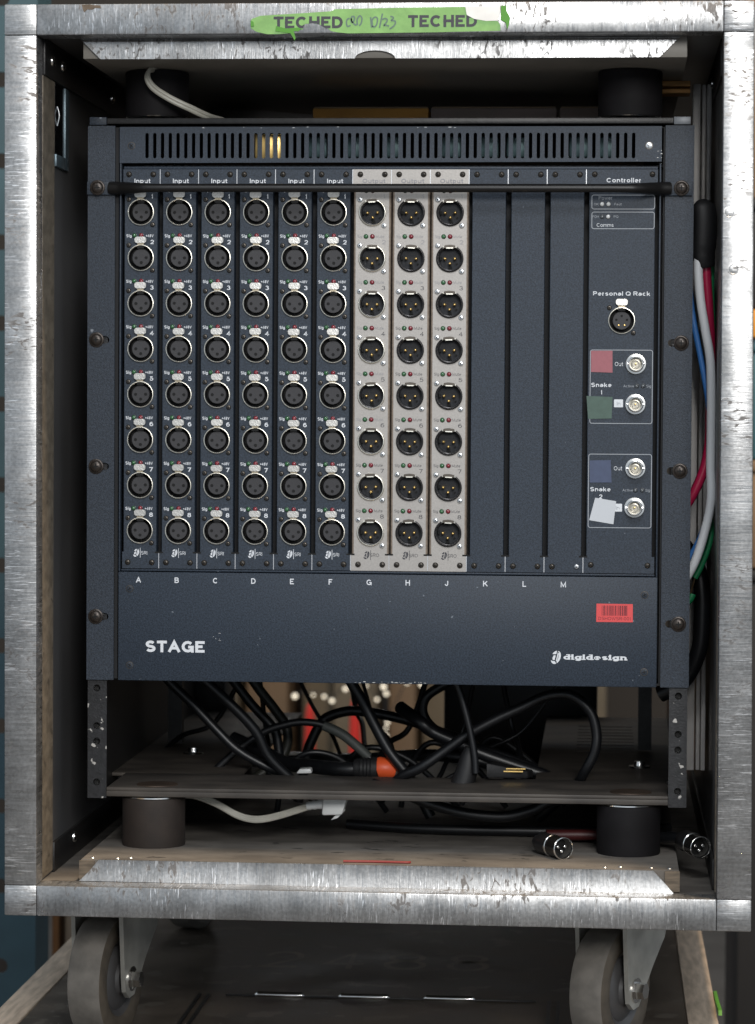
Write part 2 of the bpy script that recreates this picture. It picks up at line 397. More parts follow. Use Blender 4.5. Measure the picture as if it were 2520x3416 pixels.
    def flat(s, poly, y):
        s.face([s.bm.verts.new((a, y, b)) for a, b in poly]); return s
    def ribbon(s, pts, w, y, closed=False):
        n = len(pts); L, Rr = [], []
        for i in range(n):
            a = pts[(i-1) % n] if closed or i else pts[0]; b = pts[(i+1) % n] if closed or i < n-1 else pts[-1]
            dx, dz = b[0]-a[0], b[1]-a[1]; q = math.hypot(dx, dz) or 1
            L.append(s.bm.verts.new((pts[i][0]-dz/q*w/2, y, pts[i][1]+dx/q*w/2))); Rr.append(s.bm.verts.new((pts[i][0]+dz/q*w/2, y, pts[i][1]-dx/q*w/2)))
        for i in range(n if closed else n-1):
            j = (i+1) % n; s.face((L[i], Rr[i], Rr[j], L[j]))
        return s
    def mesh(s, name, fix=True, sharp=38, face_cam=False):
        if fix: bmesh.ops.recalc_face_normals(s.bm, faces=s.bm.faces[:])
        if face_cam:
            for f in s.bm.faces:
                f.normal_update()
                if f.normal.y > 0: f.normal_flip()
        for e in s.bm.edges:
            e.smooth = not (len(e.link_faces) == 2 and e.calc_face_angle(0) > R(sharp))
        for f in s.bm.faces: f.smooth = True
        bmesh.ops.scale(s.bm, vec=(MM, MM, MM), verts=s.bm.verts[:])
        me = bpy.data.meshes.new(name); s.bm.to_mesh(me); s.bm.free()
        for mt in s.mats: me.materials.append(mt)
        return me

WL = {}                                                   # world position of every object's origin (mm)
def put(name, me, parent=None, loc=(0, 0, 0)):
    o = bpy.data.objects.new(name, me); COL.objects.link(o); WL[o.name] = Vector(loc)
    if name == 'screw': o.rotation_euler.y = random.uniform(0, 1.5)
    if parent: o.parent = parent; o.location = (Vector(loc)-WL[parent.name])*MM
    else: o.location = Vector(loc)*MM
    return o
def build(mb, name, parent=None, loc=(0, 0, 0), **k):
    """mb holds world coordinates relative to loc"""
    return put(name, mb.mesh(name, **k), parent, loc)
def tag(o, label, cat, group=None):
    o['label'] = label; o['category'] = cat
    if group: o['group'] = group
    return o
def thing(name, label, cat, loc, group=None):
    return tag(put(name, None, None, loc), label, cat, group)
class MBo(MB):
    """world-coordinate builder whose mesh is stored relative to its parent's origin"""
def part(mb, name, parent, **k):
    off = WL[parent.name]
    bmesh.ops.translate(mb.bm, vec=-off, verts=mb.bm.verts[:])
    return put(name, mb.mesh(name, **k), parent, tuple(off))
def solo(mb, name, label, cat, loc, group=None, **k):
    bmesh.ops.translate(mb.bm, vec=-Vector(loc), verts=mb.bm.verts[:])
    return tag(put(name, mb.mesh(name, **k), None, loc), label, cat, group)
def circ(cx, cz, r, n=20): return [(cx+r*math.cos(2*math.pi*i/n), cz+r*math.sin(2*math.pi*i/n)) for i in range(n)]
def slot(cx, cz, w, h, n=5):
    r = w/2; a = h/2-r
    return [(cx+r*math.cos(math.pi*i/n), cz+a+r*math.sin(math.pi*i/n)) for i in range(n+1)]+[(cx-r*math.cos(math.pi*i/n), cz-a-r*math.sin(math.pi*i/n)) for i in range(n+1)]
def rrect(x0, x1, z0, z1, r, n=4):
    out = []
    for cx, cz, a in ((x1-r, z1-r, 0), (x0+r, z1-r, 90), (x0+r, z0+r, 180), (x1-r, z0+r, 270)):
        out += [(cx+r*math.cos(R(a+90*i/n)), cz+r*math.sin(R(a+90*i/n))) for i in range(n+1)]
    return out

# ================================================================== ROAD CASE
YF, YB = -95, -70
case = thing('road_case', 'scuffed bare aluminium framed road case standing open on casters around a rack', 'road case', (0, 300, -514))
cTL, cTR, cBL, cBR = (-290, 305.8), (282.2, 306.5), (-288.6, -397.4), (287.2, -398.9)
oTL, oTR, oBL, oBR = (-265, 282.3), (259.5, 283.3), (-263.5, -373.8), (261.0, -374.6)
def quadbar(name, pts, mt, bev=1.0, inner=None):
    mb = MB().m(mt); mb.hexa([(x, YF, z) for x, z in pts]+[(x, YB, z) for x, z in pts], bev)
    return part(mb, name, case)
def lerp(a, b, t): return (a[0]+(b[0]-a[0])*t, a[1]+(b[1]-a[1])*t)
tl_t = (oTL[0], cTL[1]); tr_t = (oTR[0], cTR[1]); bl_b = (oBL[0], cBL[1]); br_b = (oBR[0], cBR[1])
tl_l = (cTL[0], oTL[1]); tr_r = (cTR[0], oTR[1]); bl_l = (cBL[0], oBL[1]); br_r = (cBR[0], oBR[1])
g = .15
quadbar('top_rail', [(oTL[0]+g, oTL[1]), (oTR[0]-g, oTR[1]), (tr_t[0]-g, tr_t[1]), (tl_t[0]+g, tl_t[1])], A_X)
quadbar('bottom_rail', [(bl_b[0]+g, bl_b[1]), (br_b[0]-g, br_b[1]), (oBR[0]-g, oBR[1]), (oBL[0]+g, oBL[1])], A_X)
quadbar('side_rail', [(bl_l[0], bl_l[1]+g), (oBL[0], oBL[1]+g), (oTL[0], oTL[1]-g), (tl_l[0], tl_l[1]-g)], A_Z)
quadbar('side_rail', [(oBR[0], oBR[1]+g), (br_r[0], br_r[1]+g), (tr_r[0], tr_r[1]-g), (oTR[0], oTR[1]-g)], A_Z)
for a in ([tl_l, oTL, tl_t, cTL], [oTR, tr_r, cTR, tr_t], [cBL, bl_b, oBL, bl_l], [br_b, cBR, br_r, oBR]):
    quadbar('corner_block', a, A_C, .9)
YE = 690
# walls, floor and ceiling skins
mb = MB().m(LAM)
mb.box(-289, -265.6, YB+.2, YE, -397, 305); part(mb, 'side_panel', case)
mb = MB().m(LAM)
mb.box(261.3, 284, YB+.2, YE, -397, 305); part(mb, 'side_panel', case)
mb = MB().m(LAM); mb.box(-265.5, 261.2, YB+.2, YE, 284, 305.2); part(mb, 'ceiling_panel', case)
mb = MB().m(FLOORM); mb.box(-265.5, 261.2, YB+.2, YE, -397, -375); part(mb, 'base_panel', case)
# tan strips inside the rails; the wide left one also paints in a lit band
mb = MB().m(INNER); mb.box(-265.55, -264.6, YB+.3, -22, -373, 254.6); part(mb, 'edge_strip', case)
mb = MB().m(INNER); mb.box(260.4, 261.25, YB+.3, -50, -373, 282); part(mb, 'edge_strip', case)
# raised floor and dropped ceiling boards
mb = MB().m(FLOORM); mb.box(-234, 233, -65.5, YE-20, -374.9, -357.2, .6)
for f in mb.bm.faces:
    if abs(f.normal.z) < .5: f.material_index = 0
part(mb, 'floor_board', case)
for xa, xb in ((222, 233.5), (-235, -223)): mb = MB().m(WOODE); mb.box(xa, xb, -67.2, -65.6, -374, -358); part(mb, 'board_end', case)
mb = MB().m(mat('dusty_ceiling_board', (.25, .23, .20), .45, var=.3, vscale=9, rvar=.06)); mb.box(-234, 233, -65.5, YE-20, 267.5, 283.9, .6); part(mb, 'ceiling_board', case)
# mitred lips (tongue profile of the missing lid)
notch = [(9.4-15.65+15.65*math.cos(math.pi*i/10)*1.0, 266.9+6.2*math.sin(math.pi*i/10)) for i in range(11)]
mb = MB().m(A_X); mb.prism([(-219.8, 266.9)]+[(x, z) for x, z in notch[::-1]]+[(211.7, 267.3), (227, 282.6), (-235.3, 282.2)], -69.2, -66.2)
mb.hexa([(-233.4, -70.4, 280), (225.4, -70.4, 280.5), (226.8, -69.3, 282.3), (-235, -69.3, 282), (-233.4, -69.25, 280), (225.4, -69.25, 280.5), (226.8, -69.25, 282.3), (-235, -69.25, 282)])
part(mb, 'top_lip', case)
mb = MB().m(A_X)
zt, zm, zb = -357, -367.2, -374.2
f_ = [(-219.3, -68.4, zt), (213, -68.4, zt-.6), (222.5, -68.2, zm-.6), (-228, -68.2, zm), (229.5, -69.6, zb-1.3), (-234.5, -69.6, zb+.6)]
v = [mb.bm.verts.new(p) for p in f_]; w_ = [mb.bm.verts.new((x, -66, z)) for x, y, z in f_]
mb.face((v[0], v[1], v[2], v[3])); mb.face((v[3], v[2], v[4], v[5])); mb.face((v[0], w_[0], w_[1], v[1])); mb.face((v[5], v[4], w_[4], w_[5]))
mb.face((v[0], v[3], w_[3], w_[0])); mb.face((v[3], v[5], w_[5], w_[3])); mb.face((v[1], w_[1], w_[2], v[2])); mb.face((v[2], w_[2], w_[4], v[4])); mb.face((w_[0], w_[3], w_[2], w_[1])); mb.face((w_[3], w_[5], w_[4], w_[2]))
part(mb, 'bottom_lip', case)
# angles in the corners with their bolts
for x0, x1, z0, z1 in ((-265.4, -263.2, -374.8, -351), (-265.4, -263.2, 255, 283.8), (259, 261.1, -374.8, -351), (259, 261.1, 255, 283.8)):
    mb = MB().m(RACKM); mb.box(x0, x1, (-21.5 if z0 < 0 else -69) if x0 < 0 else -49, YE-20, z0, z1, .3); part(mb, 'corner_angle', case)
for x, y, z in ((-263.2, -40, 269), (-263.2, 4, 270), (-263.2, 240, 269), (-263.2, 64, -359), (259, 60, -362), (259, 120, 268)):
    mb = MB().m(STEEL); d = 1 if x < 0 else -1
    mb.rod((x, y, z), (x+d*1.2, y, z), 4.6, 4.4, 14); mb.rod((x+d*1.2, y, z), (x+d*2.6, y, z), 4.4, 2.2, 14); part(mb, 'bolt', case)
for x, z in ((268.4, 104.5), (265, 147.5)):
    mb = MB().m(A_C); mb.lathe((x, YF, z), [(4.6, .1), (4.4, -.25), (3.6, -.3), (3.2, .0), (1.5, -.25), (0, -.3)], 18); part(mb, 'rivet', case)
mb = MB().m(mat('brown_tape_rest', (.16, .12, .085), .8, var=.5, vscale=120)); mb.prism([(-230, 305.4), (-229, 301.5), (-228, 299.5), (-225.6, 301.8), (-222, 301.5), (-219.5, 302.8), (-215, 302.6), (-215.5, 304.8), (-220, 305), (-224, 305.5)], YF-.3, YF+.05); part(mb, 'tape_remnant', case)
# recessed handle dish in the left wall
mb = MB().m(mat('dull_blue_metal', (.14, .19, .22), .4, metal=.5, var=.3, vscale=60))
for y0, y1, z0, z1 in ((18, 34, 188, 254), (-21, 18, 188, 198)): mb.box(-265.5, -263.0, y0, y1, z0, z1, .8)
part(mb, 'handle_dish', case)
mb = MB().m(mat('glossy_black_dish', (.004, .004, .005), .12)); mb.box(-265.5, -264.3, -21.5, 18, 198.3, 254); part(mb, 'dish_bottom', case)
mb = MB().m(STEEL); mb.cable([(-264.4, -12, 236), (-262.8, -12, 229), (-264.4, -12, 221)], .8, 8); part(mb, 'dish_highlight', case)  # small steel curve added as a highlight streak on the dish
# rubber shock mounts
RUBBER_K = mat('black_shaded_rubber', (.008, .007, .008), .7, spec=.2, var=.3, vscale=60)  # darker rubber; on the top mounts, shade is put into the colour
def mount(x, y, z0, z1):
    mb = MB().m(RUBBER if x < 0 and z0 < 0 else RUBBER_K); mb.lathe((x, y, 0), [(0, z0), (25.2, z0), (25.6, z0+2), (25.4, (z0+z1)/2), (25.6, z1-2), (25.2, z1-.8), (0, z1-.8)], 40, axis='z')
    o = part(mb, 'shock_mount', case)
    mb = MB().m(STEEL)
    t = z1 if z0 < 0 else z0
    mb.lathe((x, y, 0), [(0, t-.7), (24.6, t-.7), (25.2, t), (24.6, t+.9), (0, t+.9)], 40, axis='z'); part(mb, 'mount_plate', o)
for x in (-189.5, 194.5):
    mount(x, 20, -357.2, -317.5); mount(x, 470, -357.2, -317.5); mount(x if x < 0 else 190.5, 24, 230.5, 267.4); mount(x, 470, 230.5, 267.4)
mb = MB().m(A_X); mb.box(-234, 233, YE-20, YE-15, -374.8, -357.5); part(mb, 'rear_lip', case)
WB = mat('orange_wood', (.50, .25, .07), .6, var=.4, vscale=60, stretch=(1, 1, 5))
for za, zb in ((262.5, 267), (257, 260.5)): mb = MB().m(WB); mb.box(216, 240, 90, 118, za, zb, .4); part(mb, 'wood_block', case)
GREX = mat('pale_grey_strip', (.72, .69, .66), .42, metal=.2, var=.15, vscale=30)
for xa, xb, ya in ((243, 249.3, 118), (250.6, 254, 121), (254.6, 258.4, 118)):
    mb = MB().m(GREX); mb.box(xa, xb, ya, ya+18, -302, 267.3, .6); part(mb, 'side_strip', case)  # pale upright strips beside the right wall

mb = MB().m(SCREW_S)
for x in (-226, -206, -196, 176, 188, 212, 226): mb.lathe((x, -58+random.uniform(-2, 6), -357.2), [(2.2, 0), (1.6, .7), (0, .9)], 8, axis='z')
part(mb, 'floor_screw_heads', case)

# casters
def caster(hx, yaw):
    """wheel plane turned by yaw about z; hx = x of the wheel centre"""
    zc, r, hw = -464, 49.8, 15.5
    M = Matrix.Translation((hx, 8, zc)) @ Matrix.Rotation(yaw, 4, 'Z')
    def fin(mb, name, parent):
        bmesh.ops.transform(mb.bm, matrix=M, verts=mb.bm.verts[:]); return part(mb, name, parent)
    mb = MB().m(ZINC)                                    # local: x = axle, y = rolling
    for sx in (-1, 1):
        x0, x1 = (19, 22.5) if sx > 0 else (-22.5, -19)
        prof = [(-15, 3), (-13, -9), (-5, -15), (6, -14), (14, -6), (34, 14), (58, 34), (70, 58), (-20, 58)]
        a = [mb.bm.verts.new((x0, y, z)) for y, z in prof]; b = [mb.bm.verts.new((x1, y, z)) for y, z in prof]
        mb.face(a); mb.face(b[::-1])
        for i in range(len(prof)): mb.face((a[i], a[(i+1) % len(prof)], b[(i+1) % len(prof)], b[i]))
    mb.box(-22.5, 22.5, -20, 70, 58.1, 61, .5)
    mb.box(-44, 44, -30, 76, 61.2, 65.6, .8)
    root = fin(mb, 'caster', case)
    mb = MB()
    prof = [(31, -13), (34, -14.5), (44, -15.3), (48.5, -13.5), (r, -10), (r, 0), (r, 10), (48.5, 13.5), (44, 15.3), (34, 14.5), (31, 13)]
    mts = [TYRE_S, TYRE_S, TYRE_S, TYRE, TYRE, TYRE, TYRE, TYRE_S, TYRE_S, TYRE_S]
    mb.lathe((0, 0, 0), prof, 56, mats=mts); bmesh.ops.transform(mb.bm, matrix=Matrix.Rotation(R(90), 4, 'Z'), verts=mb.bm.verts[:]); fin(mb, 'tyre', root)
    mb = MB().m(HUB)
    mb.lathe((0, 0, 0), [(0, -16), (12, -16), (14, -13.5), (24, -12), (26, -10), (31, -13.2), (31, 13.2), (26, 10), (24, 12), (14, 13.5), (12, 16), (0, 16)], 40)
    bmesh.ops.transform(mb.bm, matrix=Matrix.Rotation(R(90), 4, 'Z'), verts=mb.bm.verts[:]); fin(mb, 'hub', root)
    mb = MB().m(STEEL); mb.rod((22.5, 0, 0), (23.5, 0, 0), 10, 10, 20); mb.rod((23.5, 0, 0), (31, 0, 0), 7.2, 6.8, 6); fin(mb, 'axle_bolt', root)
caster(-226.5, R(-12)); caster(181, R(-24))
for hx, yw in ((-226, R(-20)), (190, R(14))):
    zc = -464; M = Matrix.Translation((hx, 520, zc)) @ Matrix.Rotation(yw, 4, 'Z')
    mb = MB().m(ZINC)
    for x0, x1 in ((19, 22.5), (-22.5, -19)): mb.box(x0, x1, -14, 30, -12, 60)
    mb.box(-44, 44, -30, 66, 60, 65.6)
    bmesh.ops.transform(mb.bm, matrix=M, verts=mb.bm.verts[:]); o = part(mb, 'caster', case)
    mb = MB().m(TYRE); mb.lathe((0, 0, 0), [(0, -14), (44, -15), (49.8, -10), (49.8, 10), (44, 15), (0, 14)], 36)
    bmesh.ops.transform(mb.bm, matrix=M @ Matrix.Rotation(R(90), 4, 'Z'), verts=mb.bm.verts[:]); part(mb, 'tyre', o)

# torn green tape with its writing on the top rail
yt = YF-.25
tape = [(-99, 294), (-92, 296.4), (-60, 298.2), (-38, 299.6), (-35, 301.2), (10, 302), (64, 302.6), (66, 297), (72, 294), (89, 291.6), (91, 288.5), (91, 284.4), (40, 283.4), (-25, 282.8), (-33, 283.6), (-38, 284.6), (-41, 287), (-46, 289.3), (-52, 290.6), (-58, 290), (-59, 288), (-60, 285.2), (-61.4, 287.6), (-63, 284.2), (-68, 285), (-70, 283), (-78, 282.4), (-87, 282.4), (-95, 284.2), (-99.5, 287)]
mb = MB().m(TAPE); mb.prism(tape, yt, YF+.1)
tp = part(mb, 'tape_label', case)
mb = MB().m(TAPE_D); mb.prism([(-80, 288.5), (-72, 286.5), (-63, 287.3), (-60.5, 286.3), (-63, 284.5), (-66.5, 284.5), (-65, 279.5), (-65.8, 277.4), (-69, 283), (-80.5, 284.6)], yt-.5, yt-.05)
part(mb, 'torn_curl', tp)
mb = MB().m(TAPE_D); mb.prism([(91.4, 303), (95, 303.2), (95.6, 299), (98.4, 294), (97.4, 288.5), (96.2, 285.4), (95, 290.5), (91.2, 292.5)], yt-1.2, yt+.1)
part(mb, 'torn_curl', tp)
mb = MB().m(TAPE_D); mb.prism([(-99.6, 292.6), (-97.4, 291.8), (-97, 288.6), (-99.4, 288)], yt-.8, yt); part(mb, 'torn_curl', tp)
mb = MB().m(PAPER); mb.prism([(64.2, 302.8), (90.6, 303), (91, 297), (89, 292), (80, 291.8), (71, 293.4), (65.4, 296.4)], yt-.35, yt-.06); part(mb, 'paper_remnant', tp)
hole1 = [(-33, 282), (-38, 284.6), (-41, 287), (-46, 289.3), (-52, 290.6), (-58, 290), (-60, 285.2), (-61, 282)]
hole1 = hole1[::-1]
ar = sum(a[0]*b[1]-b[0]*a[1] for a, b in zip(hole1, hole1[1:]+hole1[:1]))
if ar < 0: hole1 = hole1[::-1]
mb = MB().m(INK); mb.text('TECHED', -55.5, 291.2, 9.2, yt-.06, .031, w=53, cut=[hole1]); mb.text('TECHED', 47, 291.9, 9.2, yt-.06, .031, w=52.5)
hw = [[(345, 165), (310, 170), (288, 220), (300, 290), (330, 295), (360, 280)], [(375, 160), (372, 215), (395, 228), (425, 180), (420, 132), (385, 130), (368, 165), (390, 222), (440, 272), (470, 260)],
      [(480, 280), (472, 190), (500, 130), (530, 120), (555, 160), (545, 240), (510, 290)], [(705, 140), (715, 230), (725, 320)], [(740, 310), (732, 200), (760, 152), (800, 142), (825, 180), (810, 270), (770, 308), (738, 296)],
      [(910, 80), (885, 200), (860, 325)], [(905, 185), (950, 165), (990, 180), (985, 220), (935, 285), (965, 280), (1025, 295)], [(1045, 130), (1085, 138), (1100, 160), (1060, 200), (1120, 205), (1135, 240), (1110, 290), (1035, 345)]]
mb.m(mat('marker_ink', (.10, .16, .13), .6))
for i, st in enumerate(hw):
    q = [(-38.94+a*.04416, 301.25-b*.04416) for a, b in st]
    q = [(p.x, p.z) for p in smooth_path([(a, 0, b) for a, b in q], 4)]
    mb.ribbon(q, 1.15, yt-.08-.01*i)
part(mb, 'lettering', tp, fix=False, face_cam=True)

# ================================================================== INNER RACK
rack = thing('inner_rack', 'black steel rack frame floating on rubber mounts inside the road case', 'rack frame', (0, 250, -320))
mb = MB().m(RACKM); mb.box(-226.5, 224.5, .5, 22, 223.6, 228.2, .4); part(mb, 'top_bar', rack)
mb = MB().m(PAINT_E); mb.box(-240.5, -226.8, .2, 22, 222.8, 229, .4); part(mb, 'corner_piece', rack)
mb = MB().m(mat('bare_grey_corner', (.16, .17, .185), .45, metal=.3, var=.2, vscale=90)); mb.box(224.8, 238, .2, 22, 222.8, 229, .4); part(mb, 'corner_piece', rack)
mb = MB().m(mat('bounce_top_plate', (.26, .25, .24), .5, metal=.2, var=.3, vscale=20)); mb.box(-236, 236, 24, 600, 226, 228.6); part(mb, 'top_plate', rack)  # plate made pale to throw light up onto the ceiling board
for sx, xa, xb, hx in ((-1, -241, -225.6, -233.6), (1, 225.6, 240, 233)):
    mb = MB().m(RACKC)
    hs = [circ(hx, z, 2.9, 14) for z in (-229, -259.5, -272, -305)]
    mb.prism([(xa, -318), (xb, -318), (xb, 222), (xa, 222)], 3.2, 5.4, hs)
    if sx < 0: mb.box(xa, xa+2, 5.5, 40, -318, 222)
    else: mb.box(xb-2, xb, 5.5, 40, -318, 222)
    o = part(mb, 'rack_rail', rack)
    for z in (-229, -259.5, -272, -305):
        mb = MB().m(STEEL); mb.lathe((hx, 0, z), [(2.6, 4.6), (2.2, 4.3), (2.1, 8)], 12); mb.m(HOLE); mb.lathe((hx, 0, z), [(2.1, 8), (0, 9)], 12); part(mb, 'thread_insert', o)
    mb = MB().m(RACKM); x0 = -239 if sx < 0 else 236.8; mb.box(x0, x0+2, 41, 600, -317, 224); part(mb, 'side_plate', rack)
    mb = MB().m(RACKM)
    x0 = -236 if sx < 0 else 205; mb.box(x0+(16 if sx < 0 else 0), x0+(29 if sx < 0 else 12), 300, 312, -307, 222); part(mb, 'rear_post', rack)
# tray of four plates round an open middle
mb = MB().m(PANM); mb.box(-225, 225.4, 0, 96, -311.6, -308.8, .4); mb.box(-225, 225.4, 0, 2.4, -316, -311.7, .3); part(mb, 'front_plate', rack)
mb = MB().m(PANM); mb.box(-236.8, -128, 96.4, 600, -311.6, -308.9, .3); part(mb, 'side_tray', rack)
mb = MB().m(PANM)
sl = [[(150+a, y+b) for a, b in ((0, 0), (52, 0), (52, 5), (0, 5))] for y in range(300, 520, 26)]
mb.prism([(118, 96.4), (236.6, 96.4), (236.6, 600), (118, 600)], 0, 2.6, sl)
bmesh.ops.transform(mb.bm, matrix=Matrix(((1, 0, 0, 0), (0, 0, 1, 0), (0, -1, 0, -309), (0, 0, 0, 1))), verts=mb.bm.verts[:])
part(mb, 'side_tray', rack)
for x, y in ((-188, 240), (205, 190), (-187, 22), (196, 22)):
    mb = MB().m(STEEL if y > 100 else mat('rusty_washer', (.075, .052, .038), .5, metal=.4, var=.4, vscale=60)); mb.lathe((x, y, 0), [(9.5, -308.8), (9, -307.6), (5, -307.3), (4.4, -303.6), (0, -303.2)] if y > 100 else [(17, -308.8), (16.4, -308), (0, -307.9)], 16, axis='z'); part(mb, 'tray_bolt', rack)

for nm, lb, x0, x1, c in (('flat_carton', 'flat orange brown carton lying on top of the rack frame', -76, 22, (.55, .27, .05)), ('flat_carton', 'flat grey brown carton lying on top of the rack frame in the middle', 24, 130, (.24, .19, .17)), ('flat_carton', 'short flat grey brown carton lying on top of the rack frame by the right mount', 132.5, 166, (.25, .19, .16))):
    mb = MB().m(mat('carton_'+str(x0).replace('-', 'n').replace('.', 'p'), c, .7, var=.3, vscale=14)); mb.box(x0, x1, 150, 300, 228.9, 251, .8)
    o = solo(mb, nm, lb, 'carton', ((x0+x1)/2, 225, 228.9)); mb = MB().m(mat('carton_lid', (.2, .14, .08), .7)); mb.box(x0+1, x1-1, 152, 298, 251.1, 252.4); part(mb, 'lid', o)
# ================================================================== STAGE RACK UNIT
unit = thing('stage_connector_rack', 'dark blue grey rack unit with rows of round cable sockets, marked STAGE', 'audio rack unit', (0, 200, -222))
# front frame pieces
mb = MB().m(PAINT); vs_ = [slot(-193.6+6.24*i, 206, 2.75, 20.3) for i in range(63)]
mb.prism([(-215.6, 192.2), (215.4, 193.4), (215.4, 221.2), (-215.6, 220.9)], -2.4, -.4, vs_); part(mb, 'vent_panel', unit, sharp=30)
mb = MB().m(PAINT); mb.box(-215.6, 215.4, -2.4, 1.4, -222, -134.6, .7); part(mb, 'lower_panel', unit)
mb = MB().m(PAINT); mb.box(-213.4, 213, -1.2, 3, -133.9, -132.4, .3); part(mb, 'sill', unit)
mb = MB().m(PAINT); mb.box(-212.4, 212.6, .2, 3, 187.6, 189.6, .2); part(mb, 'header_strip', unit)
for x0 in (-215.5, 213.9):
    mb = MB().m(PAINT); mb.box(x0, x0+1.3, -2.3, 12, -134.4, 192, .4); part(mb, 'chassis_flange', unit)
for sx in (-1, 1):
    zs = (51.2, -50.3, -171) if sx < 0 else (50.8, -50.3, -171.6)
    xa, xb = (-241.6, -219.6) if sx < 0 else (218.4, 240.9)
    sxx = -234.2 if sx < 0 else 232.2
    holes = []
    for z in zs:
        c0, c1 = (sxx-1, sxx+10.4) if sx < 0 else (sxx-10.4, sxx+1)
        holes.append([(x_, z_) for x_, z_ in [(c1-3+3*math.cos(R(a)), z+3*math.sin(R(a))) for a in range(-90, 91, 22)]+[(c0+3+3*math.cos(R(a)), z+3*math.sin(R(a))) for a in range(90, 271, 22)]])
    mb = MB().m(PAINT_E); mb.prism([(xa, -222), (xb, -222), (xb, 222), (xa, 222)], -.2, 2.4, holes); part(mb, 'rack_ear', unit)
    for z in ((172.5,)+zs):
        mb = MB().m(SCREW_R)
        y = -3.6 if z > 100 else -.25
        mb.lathe((sxx if z < 100 else sxx-1.0*sx*-1*(-1), y, z), [(6.1, 0), (6.1, -.6), (5.6, -.95), (4.9, -1.0), (4.5, -1.7), (3.2, -2.4), (1.4, -2.7), (0, -2.75)], 24)
        sx_ = sxx if z < 100 else sxx-1.0*sx*-1*(-1)
        mb.m(HOLE); mb.box(sx_-2.2, sx_+2.2, y-2.85, y-2.2, z-.45, z+.45); mb.box(sx_-.45, sx_+.45, y-2.87, y-2.2, z-2.2, z+2.2)
        part(mb, 'rack_screw', unit)
# dark chassis behind: side walls, floors, slot dividers and backs of the module bay
mb = MB().m(DARKGAP)
mb.box(-219.8, -217, 3, 420, -221, 221); mb.box(217, 219.8, 3, 420, -221, 221)
mb.box(-216.8, 216.8, 12, 420, 190.2, 191.6); mb.box(-216.8, 216.8, 3, 420, -221, -219.5)
mb.box(-216.8, 216.8, 16, 18, -218, 189); mb.box(-216.8, 216.8, 3, 420, 220.4, 221)
part(mb, 'chassis', unit)
for x in (-60, -30, 0, 48, 78, 100, 150, 172):
    mb = MB().m(mat('dim_blower_metal', (.10, .17, .18), .4, metal=.3)); mb.box(x-8, x+8, 26, 40, 199, 216, 2); part(mb, 'inner_fan_bracket', unit)
mb = MB().m(BRASS); mb.box(-108, -87, 8, 12, 196, 216, .5); part(mb, 'orange_glimpse_plate', unit)  # brass plate added for the orange glimpsed through the vent slots


# ---- modules
PITCH = 30.87; SOX = 30.92; C0 = -198.5; ROWS = [153.2-36.37*k for k in range(8)]
def small_screw(mt, r):
    mb = MB().m(mt)
    mb.lathe((0, 0, 0), [(r, 0), (r*.96, -.7), (r*.7, -1.4), (0, -1.75)], 12)
    mb.m(HOLE); mb.box(-r*.5, r*.5, -1.8, -1.2, -.26, .26); mb.box(-.26, .26, -1.81, -1.2, -r*.5, r*.5)
    return mb.mesh('screw')
M_SD = small_screw(SCREW_D, 2.35); M_SM = small_screw(SCREW_D, 2.0); M_SS = small_screw(SCREW_S, 2.2)
def countersunk(mt, ring):
    mb = MB().m(ring); mb.lathe((0, 0, 0), [(3.1, 0), (3.0, -.12), (2.6, -.14)], 16)
    mb.m(mt); mb.lathe((0, 0, 0), [(2.6, -.14), (2.3, -.3), (0, -.34)], 16)
    mb.m(HOLE); mb.box(-1.5, 1.5, -.40, -.2, -.3, .3); mb.box(-.3, .3, -.41, -.2, -1.5, 1.5); return mb.mesh('screw')
M_CD = countersunk(PAINT_E, SCREW_D); M_CL = countersunk(SCREW_S, SCREW_D)
def led(mt, r=1.75):
    mb = MB().m(BLACKM); mb.lathe((0, 0, 0), [(r+.25, 0), (r+.2, -.35), (r, -.4)], 12)
    mb.m(mt); mb.lathe((0, 0, 0), [(r, -.35), (r*.85, -1.0), (r*.5, -1.4), (0, -1.55)], 12); return mb.mesh('led')
M_LG, M_LR, M_LW, M_LC = led(LED_G), led(LED_R), led(LED_W, 1.7), led(LED_C, 1.6)
# female socket
mb = MB().m(CHROME); mb.lathe((0, 0, 0), [(10.8, .1), (10.8, -1.0), (10.68, -1.45), (10.42, -1.75), (10.1, -1.8), (9.82, -1.6), (9.66, -1.2), (9.65, .6)], 36)
mb.lathe((0, 0, 0), [(9.65, .6), (9.4, 3)], 32); M_FR = mb.mesh('xlr_socket')
mb = MB().m(BLACKM); mb.lathe((0, 0, 0), [(9.38, .4), (9.1, 7)], 28)
mb.m(HOLE); mb.lathe((0, 0, 0), [(9.1, 7), (7.2, 7.2)], 28)
mb.m(PLASTIC); mb.lathe((0, 0, 0), [(7.2, 7), (7.2, 1.1), (6.85, .7), (0, .7)], 28)
mb.box(-.5, .5, .62, .75, 5.9, 6.8)
mb.m(HOLE)
for x, z in ((-4.05, 0), (4.05, 0), (0, -3.85)): mb.lathe((x, 0, z), [(1.3, .68), (1.25, .62), (0, .64)], 10)
mb.box(-2.7, 2.7, -1.2, 1.5, 7.4, 9.6)
M_FI = mb.mesh('insert')
mb = MB().m(HOLE)
mb = MB().m(BLACKM); mb.lathe((0, 0, 0), [(9.38, .4), (9.1, 7)], 28)
mb.m(HOLE); mb.lathe((0, 0, 0), [(9.1, 7), (7.2, 7.2)], 28)
mb.m(PLASTIC); mb.lathe((0, 0, 0), [(7.2, 7), (7.2, 1.1), (6.85, .7), (0, .7)], 28)
mb.m(HOLE); mb.box(-2.7, 2.7, -1.2, 1.5, 7.4, 9.6)
